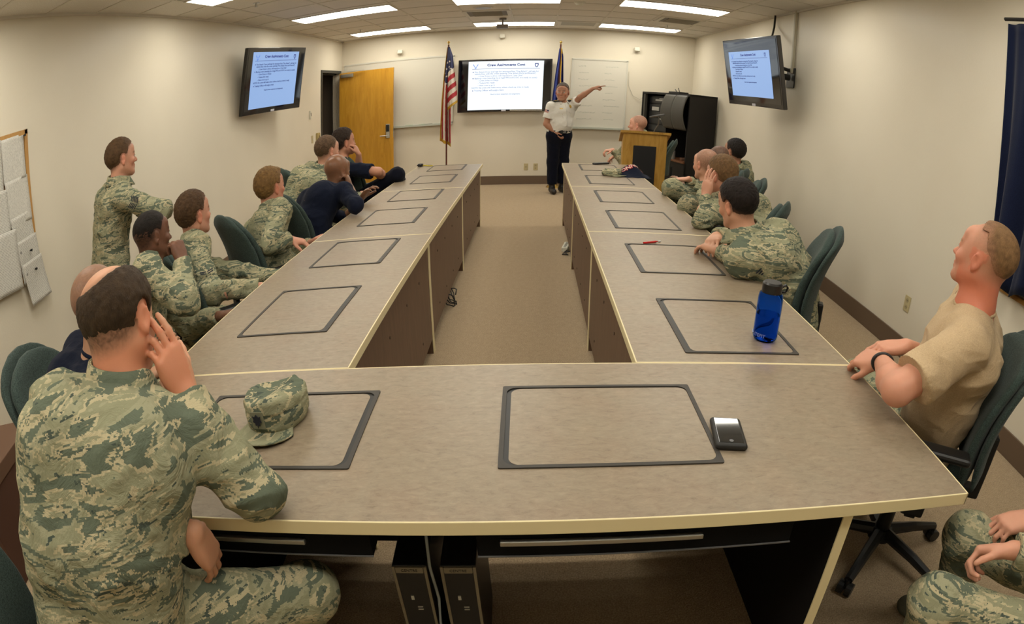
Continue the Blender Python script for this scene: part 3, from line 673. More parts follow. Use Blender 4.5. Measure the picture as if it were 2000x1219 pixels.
def sheet(yc, zc, w_, h_, rot, m, label, out=.016, curl=0.0, logos=()):
    mb = MB(); nu, nv = 8, 14
    mb.grid(nu, nv, lambda u, v: Vector((out*1.0+curl*(v**3)*.6+.003*math.sin(u*5+v*3), (u-.5)*w_, (.5-v)*h_)))
    o = mb.build('paper_sheet', m, None, True); so = o.modifiers.new('s', 'SOLIDIFY'); so.thickness = .0008
    o.location = (XL+.008, yc, zc); o.rotation_euler = (R_(rot), 0, 0)
    tag(o, label, 'paper', 'papers pinned to the bulletin board')
    for (a, b) in logos: MB().cyl((out+.0035, a, b), (out+.0045, a, b), .009, n=14).build('round_seal', mat('seal_grey', (.25, .24, .22), .6), o)
    return o
sheet(1.82, 1.75, .23, .29, 1, PB, 'white list pinned in the top right corner of the bulletin board')
sheet(1.835, 1.47, .235, .30, 1, PB, 'white list with a dense column pinned below the top right sheet', .019)
sheet(1.60, 1.70, .2, .40, -1, PA, 'white typed sheet at the top of the board, left of the lists', .02)
sheet(1.62, 1.42, .2, .32, -3, PA, 'white typed sheet in the middle of the board at the photo edge', .026)
sheet(1.845, 1.24, .215, .28, 3, PA, 'white letter with a round seal below the dense list', .022, 0, ((-.08, .07),))
sheet(1.865, 1.08, .215, .28, 3, PA, 'white letter with a round seal second up from the hanging sheet', .030, 0, ((-.08, .07),))
sheet(1.885, .93, .215, .28, 4, PA, 'white letter hanging below the lower frame of the board', .038, .03, ((-.08, .07),))
sheet(1.63, 1.13, .25, .38, -4, PA, 'large white typed sheet at the lower left of the board', .034, .01)
for k, (y, z, lb) in enumerate(((1.93, 1.88, 'black push pin in the top corner of the board'), (1.87, 1.13, 'black push pin in the middle letter'), (1.885, 1.0, 'black push pin in the lowest letter'))):
    o = MB().cyl((0, 0, 0), (.018, 0, 0), .006, .009).build('push_pin', BLACK, None); o.location = (XL+(.03, .05, .055)[k], y, z); tag(o, lb, 'push pin', 'push pins')

# ------------------------------------------------------------------ window, curtain
wn = MB()
for (a, b, c_, d_) in ((WY0, WY0+.05, WZ0, WZ1), (WY1-.05, WY1, WZ0, WZ1), (WY0, WY1, WZ0, WZ0+.05), (WY0, WY1, WZ1-.05, WZ1), ((WY0+WY1)/2-.02, (WY0+WY1)/2+.02, WZ0, WZ1)): wn.box((XR+.05, a, c_), (XR+.09, b, d_))
wo = struct('window_1', wn, mat('window_frame_dark', (.05, .045, .04), .4))
gl = mat('window_glass', (1, 1, 1), .02, trans=1)
MB().box((XR+.068, WY0+.05, WZ0+.05), (XR+.072, WY1-.05, WZ1-.05)).build('pane', gl, wo)
MB().box((XR-.03, WY0-.06, WZ0-.075), (XR+.05, WY1+.06, WZ0-.045), .004).build('window_sill', OK2, wo)
mb = MB(); CY0, CY1, CZ0, CZ1 = -1.0, 1.775, .865, 2.405
def cur(u, v):
    y = CY1+(CY0-CY1)*u; amp = .012+.03*min(1, v*1.4)
    x = XR-.085+amp*math.sin(u*62+.8*math.sin(u*17)+.5*v)+.008*math.sin(u*130)
    y += .05*v*math.sin(u*9)-(.10*v*v if u < .02 else .10*v*v*max(0, 1-u*6))
    return Vector((x, y, CZ1+(CZ0+.03*math.sin(u*40)-CZ1)*v))
mb.grid(420, 26, cur)
o = mb.build('curtain', fabric('navy_curtain', (.006, .009, .026), (.010, .015, .042), 300), None, True); so = o.modifiers.new('s', 'SOLIDIFY'); so.thickness = .003
tag(o, 'long navy blue pleated curtain covering the window on the right wall', 'curtain')
cr = tag(MB().cyl((XR-.07, CY0-.1, 2.44), (XR-.07, 1.82, 2.44), .012).build('curtain_rod', BLACK), 'thin curtain rod above the navy curtain', 'curtain rod')
o = MB().box((-.25, -.3, 0), (.25, .3, .48), .004).build('cardboard_box', mat('dark_card', (.09, .04, .025), .7)); o.location = (-2.55, .55, 0); o.rotation_euler = (0, 0, .2); tag(o, 'brown box standing against the left wall by the green chair', 'box')
MB().box((-.26, -.31, .42), (.26, .31, .49), .004).build('box_lid', mat('card_lid', (.14, .075, .045), .7), o)

# ------------------------------------------------------------------ small things on the desks
# phone
t = empty('phone', (.572, .275, ZT), R_(-8), 'black phone in a rubber case lying right of the centre lid', 'phone')
MB().box((-.040, -.068, 0), (.040, .068, .019), .012, seg=4).build('phone_case', mat('rubber', (.012, .012, .011), .5), t, autosm=40)
MB().box((-.031, -.058, .0188), (.031, .058, .0198), .0006).build('phone_glass', mat('phone_glass', (.01, .012, .014), .03, coat=1), t)
MB().cyl((0, -.049, .0197), (0, -.049, .0201), .0055, n=24).build('home_button', mat('button_ring', (.1, .1, .1), .3), t)
# water bottle
t = empty('water_bottle', (.893, .90, ZT), 0, 'translucent blue plastic water bottle with black screw lid, half full', 'bottle')
prof = [(0, .002), (.036, .002), (.042, .01), (.044, .02), (.044, .155), (.041, .172), (.031, .182), (.031, .19)]
def lathe(mb, prof, n=40, c=(0, 0)):
    rings = []; n0 = len(mb.bm.faces)
    for r, z in prof:
        rings.append([mb.bm.verts.new((c[0]+r*math.cos(2*PI*k/n), c[1]+r*math.sin(2*PI*k/n), z)) for k in range(n)] if r > 1e-5 else [mb.bm.verts.new((c[0], c[1], z))])
    for a, b in zip(rings, rings[1:]):
        for k in range(n):
            j = (k+1) % n
            if len(a) == 1: mb.bm.faces.new((a[0], b[k], b[j]))
            elif len(b) == 1: mb.bm.faces.new((a[k], b[0], a[j]))
            else: mb.bm.faces.new((a[k], a[j], b[j], b[k]))
    for f in mb.bm.faces[n0:]: f.material_index = mb.mi
    return mb
BL = mat('blue_plastic', (.10, .34, .97), .04, trans=1.0, ior=1.12)
inner = [(r-.002 if r > 0 else 0, z+(.003 if i < 2 else 0)) for i, (r, z) in enumerate(prof)]
lathe(MB(), prof+[(r, z) for r, z in inner[::-1]]).build('bottle_body', BL, t, autosm=40)
lathe(MB(), [(0, .006), (.033, .006), (.0415, .02), (.0415, .098), (0, .098)]).build('water', mat('blue_water', (.25, .60, .85), .02, trans=1.0, ior=1.2), t, autosm=40)
lathe(MB(), [(0, .176), (.0355, .176), (.0355, .208), (.030, .214), (0, .214)]).build('lid', mat('lid_black', (.015, .014, .013), .35), t, autosm=30)
MB().tube([(.025, .0, .19), (.05, 0, .205), (.058, 0, .195), (.05, 0, .178), (.03, 0, .178)], .0045, 6).build('lid_strap', BLACK, t, True)
me = text_mesh('LITEFIT', .017, BLACK, Matrix.Identity(4), None, None)
for v in me.vertices:
    a = -.95+v.co.x/.0455; v.co = Vector((.0455*math.sin(a), -.0455*math.cos(a)+0*v.co.z, .022+v.co.y))
mesh_obj('lettering', me, mat('pale_print', (.5, .6, .9), .4), t)
mb = MB(); 
for (dx, dz) in ((0, .004), (0, -.004), (.004, 0), (-.004, 0)):
    a = -1.75+.0+dx/.0455; mb.ball((.0452*math.sin(a), -.0452*math.cos(a), .029+dz), .0022, 6)
mb.build('printed_mark', MATS['pale_print'], t)
# pen, remote
o = MB().cyl((-.05, 0, .006), (.035, 0, .006), .0055).cyl((.035, 0, .006), (.052, 0, .006), .0045, .002).build('red_pen', mat('pen_red', (.5, .01, .01), .35), None, autosm=40)
o.location = (.725, 2.215, ZT); o.rotation_euler = (0, 0, .5); tag(o, 'red pen lying on the right desk row beside a lid', 'pen')
MB().cyl((.05, 0, .006), (.066, 0, .006), .005).box((.0, .005, .004), (.04, .008, .008)).build('pen_button', mat('pen_white', (.6, .6, .58), .4), o)
t = empty('remote_control', (.84, 5.955, ZT), R_(35), 'black remote control lying at the far end of the right desk row', 'remote control')
MB().box((-.11, -.024, 0), (.11, .024, .02), .008).build('remote_case', BLACK, t); 
mb = MB()
for a in range(7):
    for b in (-.011, 0, .011): mb.box((-.085+a*.024, b-.003, .0195), (-.073+a*.024, b+.003, .022))
mb.build('key_pad', mat('grey_keys', (.25, .28, .28), .5), t)
# rope and hook left far corner
t = empty('keys_on_strap', (-1.13, 5.98, ZT), 0, 'black clip with a yellow strap at the far end of the left desk row', 'strap')
MB().box((-.085, -.02, 0), (-.03, .03, .035), .006).box((-.10, -.0, .01), (-.06, .035, .022), .004).box((-.06, -.045, .0), (-.04, .0, .03), .004).build('clip', BLACK, t)
MB().tube([(-.04, .0, .012), (.0, .01, .010), (.04, -.02, .006), (.09, -.03, .006)], .007, 6).build('yellow_strap', mat('strap_yellow', (.55, .42, .03), .6), t, True)
MB().tube([(-.04, .01, .012), (.0, .03, .010), (.07, .0, .006)], .006, 6).build('black_strap', BLACK, t, True)
# power things on the carpet
t = empty('power_strip', (.425, 4.9, 0), R_(80), 'cream power strip lying on the carpet beside the right desk panels', 'power strip')
MB().box((-.12, -.03, 0), (.12, .03, .045), .006).build('strip_case', mat('strip_cream', (.60, .58, .48), .4), t)
mb = MB()
for k in range(5): mb.box((-.10+k*.042, -.012, .0445), (-.08+k*.042, .012, .046))
mb.build('sockets', BLACK, t)
tag(MB().tube([(.43, 4.78, .02), (.40, 4.70, .02), (.43, 4.62, .015), (.38, 4.66, .01), (.41, 4.74, .012), (.46, 4.70, .03)], .006, 6).build('black_lead', BLACK, None, True), 'short black lead coiled beside the cream power strip', 'cord')
pts = []
for k in range(46):
    a = k*.55; pts.append((-.50+.035*math.cos(a)*(1+.3*math.sin(k)), 3.30+.10*math.sin(a*.5)+.02*math.sin(k*1.3), .06+.055*math.sin(a*.9+.4)+.004*math.sin(k*2)))
tag(MB().tube(pts, .0045, 5).build('tangled_cord', BLACK, None, True), 'tangle of black cord hanging out below the left desk panels', 'cord')

# ================================================================== people: signed-distance bodies meshed with surface nets
def V3(*a): return np.array(a, float)
def unit(v): v = np.asarray(v, float); return v/(np.linalg.norm(v)+1e-12)
def _noise(P, s, seed=0):
    """smooth value noise, -1..1"""
    Q = P*s+seed*17.31; I = np.floor(Q).astype(np.int64); F = Q-I; F = F*F*(3-2*F)
    def h(ix, iy, iz):
        n = (ix*374761393+iy*668265263+iz*2147483647+seed*1013) & 0xffffffff
        n = (n ^ (n >> 13))*1274126177 & 0xffffffff
        return ((n ^ (n >> 16)) & 0xffff)/32767.5-1
    r = 0
    for dx in (0, 1):
        for dy in (0, 1):
            for dz in (0, 1):
                wgt = (F[:, 0] if dx else 1-F[:, 0])*(F[:, 1] if dy else 1-F[:, 1])*(F[:, 2] if dz else 1-F[:, 2])
                r = r+wgt*h(I[:, 0]+dx, I[:, 1]+dy, I[:, 2]+dz)
    return r
class SDF:
    def __init__(s): s.p = []
    def cap(s, a, b, ra, rb=None, k=.02, op='u', cut0=None, cut1=None):
        a = np.asarray(a, float); b = np.asarray(b, float); rb = ra if rb is None else rb; r = max(ra, rb); ab = b-a; L = float(ab@ab)+1e-12; u_ = ab/math.sqrt(L)
        def f(P):
            q = P-a; t = np.clip(q@ab/L, 0, 1); d = np.linalg.norm(q-t[..., None]*ab, axis=-1)-(ra+t*(rb-ra))
            if cut1 is not None: d = np.maximum(d, (P-b)@u_-cut1)
            if cut0 is not None: d = np.maximum(d, -((P-a)@u_)-cut0)
            return d
        s.p.append((f, np.minimum(a, b)-r, np.maximum(a, b)+r, k, op)); return s
    def ell(s, c, R, rad, k=.01, op='u'):
        c = np.asarray(c, float); rad = np.asarray(rad, float); m = rad.max()
        def f(P):
            q = (P-c)@R.T if R is not None else P-c
            k0 = np.linalg.norm(q/rad, axis=-1); k1 = np.linalg.norm(q/(rad*rad), axis=-1)+1e-9
            return k0*(k0-1)/k1
        s.p.append((f, c-m, c+m, k, op)); return s
    def box(s, c, R, half, r, k=.01, op='u'):
        c = np.asarray(c, float); half = np.asarray(half, float); m = np.linalg.norm(half)+r
        def f(P):
            q = np.abs((P-c)@R.T)-half
            return np.linalg.norm(np.maximum(q, 0), axis=-1)+np.minimum(q.max(-1), 0)-r
        s.p.append((f, c-m, c+m, k, op)); return s
    def fn(s, f, lo, hi, k, op): s.p.append((f, np.asarray(lo, float), np.asarray(hi, float), k, op)); return s
    def eval(s, P, lo, hi, margin):
        D = np.full(P.shape[:2], .5)
        for f, a, b, k, op in s.p:
            m = margin+k
            sel = np.nonzero(np.all((lo-m <= b) & (hi+m >= a), axis=1))[0]
            if len(sel) == 0: continue
            d = f(P[sel]); D0 = D[sel]
            if op == 'u':
                h = np.maximum(k-np.abs(D0-d), 0)/k; D[sel] = np.minimum(D0, d)-h*h*k*.25
            elif op == 's':
                h = np.maximum(k-np.abs(D0+d), 0)/k; D[sel] = np.maximum(D0, -d)+h*h*k*.25
            elif op == 'i': D[sel] = np.maximum(D0, d)
        return D
    def mesh(s, vox):
        n = 8; B = vox*n
        U = [(a, b) for f, a, b, k, op in s.p if op == 'u']
        cand = set()
        for a, b in U:
            i0 = np.floor((a-vox)/B).astype(int); i1 = np.floor((b+vox)/B).astype(int)
            for x in range(i0[0], i1[0]+1):
                for y in range(i0[1], i1[1]+1):
                    for z in range(i0[2], i1[2]+1): cand.add((x, y, z))
        C = np.array(sorted(cand), dtype=np.int64); lo = C*B; hi = lo+B; hd = B*.5*1.7321
        cc = ((lo+hi)/2)[:, None, :]
        D = s.eval(cc, lo, hi, hd*1.6)[:, 0]
        keep = np.abs(D) < hd*2.3+vox; C = C[keep]; lo = C*B
        g = np.arange(n+1); G = np.stack(np.meshgrid(g, g, g, indexing='ij'), -1).reshape(-1, 3)
        P = lo[:, None, :]+G[None]*vox
        D = s.eval(P, lo, lo+B, vox*2).reshape(-1, n+1, n+1, n+1)
        S = D < 0
        # cells
        nb = len(C); cnt = sum(S[:, i:n+i, j:n+j, k:n+k].astype(np.int8) for i in (0, 1) for j in (0, 1) for k in (0, 1))
        act = (cnt > 0) & (cnt < 8); bi, ci, cj, ck = np.nonzero(act)
        acc = np.zeros((len(bi), 3)); num = np.zeros(len(bi))
        cor = [(i, j, k) for i in (0, 1) for j in (0, 1) for k in (0, 1)]
        for a in cor:
            for ax in range(3):
                if a[ax] == 1: continue
                b = list(a); b[ax] = 1
                da = D[bi, ci+a[0], cj+a[1], ck+a[2]]; db = D[bi, ci+b[0], cj+b[1], ck+b[2]]
                x = (da < 0) != (db < 0); t = np.where(x, da/(da-db+1e-20), 0)
                p = np.tile(np.array(a, float), (len(bi), 1)); p[:, ax] += t
                acc[x] += p[x]; num[x] += 1
        off = np.array((1 << 18,)*3)
        gc = C[bi]*n+np.stack((ci, cj, ck), 1); verts = (gc+acc/num[:, None])*vox
        key = lambda q: ((q[:, 0]+off[0]) << 40) | ((q[:, 1]+off[1]) << 20) | (q[:, 2]+off[2])
        K = key(gc); order = np.argsort(K); Ks = K[order]
        faces = []
        for ax in range(3):
            a1, a2 = (ax+1) % 3, (ax+2) % 3
            sl0 = [slice(None)]+[slice(0, n)]*3; sl1 = [slice(None)]+[slice(0, n)]*3; sl1[ax+1] = slice(1, n+1)
            e = S[tuple(sl0)] != S[tuple(sl1)]; b, i, j, k = np.nonzero(e)
            ins = S[b, i, j, k]; g0 = C[b]*n+np.stack((i, j, k), 1); idx = []
            ok = np.ones(len(b), bool)
            for d1, d2 in ((0, 0), (-1, 0), (-1, -1), (0, -1)):
                q = g0.copy(); q[:, a1] += d1; q[:, a2] += d2; kk = key(q); pos = np.searchsorted(Ks, kk); pos = np.minimum(pos, len(Ks)-1)
                ok &= Ks[pos] == kk; idx.append(order[pos])
            F = np.stack(idx, 1); F = np.where(ins[:, None], F, F[:, ::-1]); faces.append(F[ok])
        F = np.concatenate(faces)
        return verts, F
def np_mesh(name, V, F):
    me = bpy.data.meshes.new(name); me.vertices.add(len(V)); me.vertices.foreach_set('co', V.astype(np.float32).ravel())
    me.loops.add(F.size); me.loops.foreach_set('vertex_index', F.astype(np.int32).ravel())
    me.polygons.add(len(F)); me.polygons.foreach_set('loop_start', np.arange(0, F.size, 4, dtype=np.int32)); me.polygons.foreach_set('use_smooth', np.ones(len(F), bool))
    me.update(calc_edges=True); me.validate(); return me
def vnormals(V, F):
    n = np.cross(V[F[:, 2]]-V[F[:, 0]], V[F[:, 3]]-V[F[:, 1]]); N_ = np.zeros_like(V)
    for k in range(4): np.add.at(N_, F[:, k], n)
    return N_/(np.linalg.norm(N_, axis=1)[:, None]+1e-12)
def relax(V, F, it=1, lam=.5):
    E = np.concatenate([F[:, [0, 1]], F[:, [1, 2]], F[:, [2, 3]], F[:, [3, 0]]])
    for _ in range(it):
        A = np.zeros_like(V); c = np.zeros(len(V))
        np.add.at(A, E[:, 0], V[E[:, 1]]); np.add.at(c, E[:, 0], 1); np.add.at(A, E[:, 1], V[E[:, 0]]); np.add.at(c, E[:, 1], 1)
        V = V+lam*(A/c[:, None]-V)
    return V

# ---- materials
def m_skin(nm='skin', ro=.48):
    m = mat(nm, (.5, .3, .2), ro, spec=.35); a = N(m, 'ShaderNodeAttribute'); a.attribute_name = 'tint'
    v = coords(m); n = noise(m, v, 60, 3, .6)
    LK(m, mixc(m, ramp(m, n, [(.3, (.0, .0, .0)), (.75, (.12, .12, .12))]), a.outputs['Color'], (.45, .16, .10)), bsdf(m).inputs['Base Color'])
    b = bsdf(m); b.inputs['Subsurface Weight'].default_value = .12; b.inputs['Subsurface Radius'].default_value = (.012, .004, .002); b.inputs['Subsurface Scale'].default_value = 1
    bump(m, noise(m, v, 500, 2, .6), .12, .001); return m
def m_hair():
    m = mat('hair', (.1, .06, .03), .62, spec=.25); a = N(m, 'ShaderNodeAttribute'); a.attribute_name = 'tint'
    v = coords(m, (420, 420, 70)); n = noise(m, v, 1, 3, .7); n2 = noise(m, coords(m), 60, 3, .6)
    k = mixc(m, n, (.35, .35, .35), (1.5, 1.5, 1.5)); x = N(m, 'ShaderNodeMix'); x.data_type = 'RGBA'; x.blend_type = 'MULTIPLY'; x.inputs[0].default_value = 1
    LK(m, a.outputs['Color'], x.inputs[6]); LK(m, k, x.inputs[7]); LK(m, x.outputs[2], bsdf(m).inputs['Base Color']); bump(m, n, .8, .004); return m
def m_camo():
    m = mat('camouflage_cloth', (.3, .3, .2), .92, spec=.08)
    tc = N(m, 'ShaderNodeTexCoord'); sn = N(m, 'ShaderNodeVectorMath'); sn.operation = 'SNAP'; LK(m, tc.outputs['Object'], sn.inputs[0]); sn.inputs[1].default_value = (.0035, .0035, .0035)
    def mp(sc, loc): 
        q = N(m, 'ShaderNodeMapping'); q.inputs['Scale'].default_value = sc; q.inputs['Location'].default_value = loc; q.inputs['Rotation'].default_value = (.25, -.3, .2); LK(m, sn.outputs[0], q.inputs[0]); return q.outputs[0]
    A = noise(m, mp((1, 1, 3.5), (0, 0, 0)), 3.7, 2.8, .5, 1.2)
    B = noise(m, mp((1, 1, 3.6), (3, 1, 7)), 5.6, 3.4, .58, 1.5)
    C_ = noise(m, mp((1, 1, 3.4), (9, 4, 2)), 10.5, 3, .6, 1.5)
    sage = (.262, .262, .165); slate = (.118, .140, .100); tan = (.43, .375, .235); lite = (.310, .302, .195)
    a = ramp(m, A, [(0, slate), (.415, tan), (.445, sage), (.52, lite), (.56, slate), (.625, tan), (.65, sage)], 'CONSTANT')
    b = ramp(m, B, [(0, (0, 0, 0)), (.555, (1, 1, 1)), (.60, (0, 0, 0))], 'CONSTANT')
    c = ramp(m, C_, [(0, (0, 0, 0)), (.645, (1, 1, 1))], 'CONSTANT')
    d = ramp(m, C_, [(0, (1, 1, 1)), (.36, (0, 0, 0))], 'CONSTANT')
    x = mixc(m, b, a, tan); x = mixc(m, c, x, (.072, .090, .072)); x = mixc(m, d, x, slate)
    LK(m, x, bsdf(m).inputs['Base Color'])
    bump(m, noise(m, coords(m, (1, 1, 1)), 13, 5, .58, 1.2), .6, .025); return m
def m_cloth(name, col, fold=.35):
    m = mat(name, col, .9, spec=.08, sheen=.05); v = coords(m); bump(m, noise(m, v, 11, 4, .55, .9), fold, .02)
    LK(m, ramp(m, noise(m, v, 350, 2, .6), [(.3, tuple(c*.85 for c in col)), (.7, tuple(min(1, c*1.12) for c in col))]), bsdf(m).inputs['Base Color']); return m
SKIN = m_skin(); SKINB = m_skin('shiny_skin', .30); HAIR = m_hair(); CAMO = m_camo()
NAVY = m_cloth('navy_cotton', (.008, .011, .024)); TANT = m_cloth('tan_cotton', (.50, .37, .225)); WSHIRT = m_cloth('white_shirt_cloth', (.72, .70, .64), .25); NAVYP = m_cloth('navy_trouser_cloth', (.006, .007, .014))
BOOT = mat('boot_leather', (.015, .013, .012), .45); BOOTS = mat('sage_suede', (.10, .10, .07), .85)
EYEW = mat('eye_white', (.6, .58, .54), .2); EYEI = mat('iris_dark', (.03, .02, .015), .2)

def ik(a, b, l1, l2, pole):
    a = np.asarray(a, float); b = np.asarray(b, float); d = b-a; L = np.linalg.norm(d)
    if L > (l1+l2)*.998: s = L/((l1+l2)*.998); l1 *= s; l2 *= s
    if L < abs(l1-l2)+.01: l2 = l1+L-.02 if l1 < l2 else l2
    u = d/L; x = (l1*l1-l2*l2+L*L)/(2*L); h = math.sqrt(max(l1*l1-x*x, 0)); p = np.asarray(pole, float); p = unit(p-(p@u)*u)
    return a+u*x+p*h
def hand(S, W, d, n, side, curl=(.5, .6, .5), thumb=(.7, .4), spread=.12, sc=1.0, k=.004, point=False, fore=None):
    """W wrist, d direction of the palm, n the way the palm faces, side +1 if the thumb lies towards cross(d,n)"""
    d = unit(d); n = unit(np.asarray(n, float)-(np.asarray(n, float)@d)*d); s = np.cross(d, n)*side
    W = np.asarray(W, float)
    offs = (.030, .010, -.010, -.028); kn = (.092, .095, .090, .082); ln = ((.042, .026, .020), (.046, .030, .021), (.043, .027, .020), (.033, .020, .018))
    for i in range(4):
        a = W+s*offs[i]*.62*sc+d*.01*sc; b = W+d*kn[i]*sc+s*offs[i]*sc
        S.cap(a, b, .0155*sc, .0125*sc, .012)
    S.ell(W+d*.05*sc+n*.004, np.array([d, s, n]), (.05*sc, .04*sc, .017*sc), .012)
    S.cap(W+d*.015*sc+s*.018*sc+n*.006, W+d*.055*sc+s*.030*sc+n*.008, .015*sc, .016*sc, .012)
    for i in range(4):
        p = W+d*kn[i]*sc+s*offs[i]*sc; ang = 0; base = spread*(1.5-i)*.5
        dd = unit(d+s*base)
        c = curl[i] if isinstance(curl[0], (tuple, list)) else curl
        if point and i == 0: c = (.12, .08, .05)
        if point and i > 0: c = (1.2, 1.4, .8)
        r0 = (.0092, .0095, .009, .0080)[i]*sc
        for j in range(3):
            ang += c[j]; q = p+(dd*math.cos(ang)+n*math.sin(ang))*ln[i][j]*sc
            S.cap(p, q, r0*(1-.07*j), r0*(1-.07*(j+1)), k); p = q
    p = W+d*.030*sc+s*.030*sc+n*.008*sc; t0 = unit(d*.75+s*thumb[0]+n*thumb[1])
    q = p+t0*.038*sc; S.cap(p, q, .0135*sc, .0108*sc, .008); t1 = unit(t0*.8+d*.45-s*.15+n*.1); r = q+t1*.028*sc; S.cap(q, r, .0106*sc, .0098*sc, k); S.cap(r, r+unit(t1+n*.15)*.020*sc, .0096*sc, .0082*sc, k)
def basis(yaw, pitch=0, roll=0):
    """rows right, forward, up"""
    cy, sy, cp, sp = math.cos(yaw), math.sin(yaw), math.cos(pitch), math.sin(pitch)
    f = V3(cy*cp, sy*cp, sp); r = V3(sy, -cy, 0); u = np.cross(r, f)
    r2 = r*math.cos(roll)+u*math.sin(roll); u2 = -r*math.sin(roll)+u*math.cos(roll)
    return np.array([r2, f, u2])
HZ = np.array([[-.12, -.080], [-.09, -.070], [-.06, -.060], [-.03, -.035], [-.008, .012], [.012, .012], [.020, .012], [.028, .032], [.036, .052], [.055, .066], [.078, .080], [.11, .084]])
def hairline(y, dz=0): return np.interp(y, HZ[:, 0], HZ[:, 1])+dz
class _Sc:
    def __init__(s, S, h): s.S = S; s.h = h
    def cap(s, a, b, ra, rb=None, k=.02, op='u'): s.S.cap(a, b, ra*s.h, None if rb is None else rb*s.h, k*s.h, op)
    def ell(s, c, R, rad, k=.01, op='u'): s.S.ell(c, R, tuple(r*s.h for r in rad), k*s.h, op)
def head_sdf(S, c, B, fat=1.0, ear=1.0, h=1.0):
    S = _Sc(S, h)
    T = lambda x, y, z: c+(B[0]*x+B[1]*y+B[2]*z)*h
    S.ell(T(0, -.014, .032), B, (.0765*fat, .096, .088), .02)
    S.ell(T(0, .022, -.032), B, (.060*fat, .068, .084), .035)
    for s in (-1, 1):
        S.cap(T(s*.052*fat, -.008, -.055), T(s*.020, .062, -.098), .017*fat, .015, .03)
        S.ell(T(s*.040, .062, -.028), B, (.020, .018, .017), .022)
    S.cap(T(-.010, .070, -.099), T(.010, .070, -.099), .0165, None, .018)
    S.cap(T(-.036, .076, .018), T(.036, .076, .018), .0105, None, .016)
    S.ell(T(0, .068, .050), B, (.050, .022, .03), .02)
    for s in (-1, 1): S.ell(T(s*.031, .0885, .0), B, (.017, .013, .011), .010, 's')
    S.cap(T(0, .084, .008), T(0, .104, -.030), .0075, .0115, .009); S.ell(T(0, .1055, -.033), B, (.011, .011, .0095), .006)
    for s in (-1, 1): S.ell(T(s*.0115, .094, -.036), B, (.0075, .010, .0075), .006)
    S.cap(T(-.019, .0855, -.0585), T(.019, .0855, -.0585), .0062, None, .008); S.cap(T(0, .090, -.0585), T(0, .0905, -.0585), .0062, None, .008)
    S.cap(T(-.017, .084, -.072), T(.017, .084, -.072), .0068, None, .008); S.cap(T(0, .0885, -.072), T(0, .089, -.072), .0062, None, .008)
    S.ell(T(0, .096, -.0650), B, (.024, .012, .0016), .004, 's')
    for s in (-1, 1):
        S.ell(T(s*.031, .077, .000), B, (.0135, .0125, .0125), .003)
        S.cap(T(s*.018, .0875, .0075), T(s*.043, .081, .0065), .0042, None, .005)
        E_ = np.array([unit(B[0]*s*.93-B[1]*.38), unit(B[1]*.93+B[0]*s*.38), B[2]]); E2 = E_.copy()
        p = T(s*.0775*fat, -.012, -.008); E_ = E_
        S.ell(p, E_, (.0060, .0180*ear, .030*ear), .005); S.ell(p+(E_[0]*.007+B[2]*.004+B[1]*.002)*h, E_, (.0065, .0105*ear, .019*ear), .005, 's')
        S.cap(p-(B[2]*.024)*h, p-(B[2]*.030-B[1]*.004)*h, .0062, None, .006)
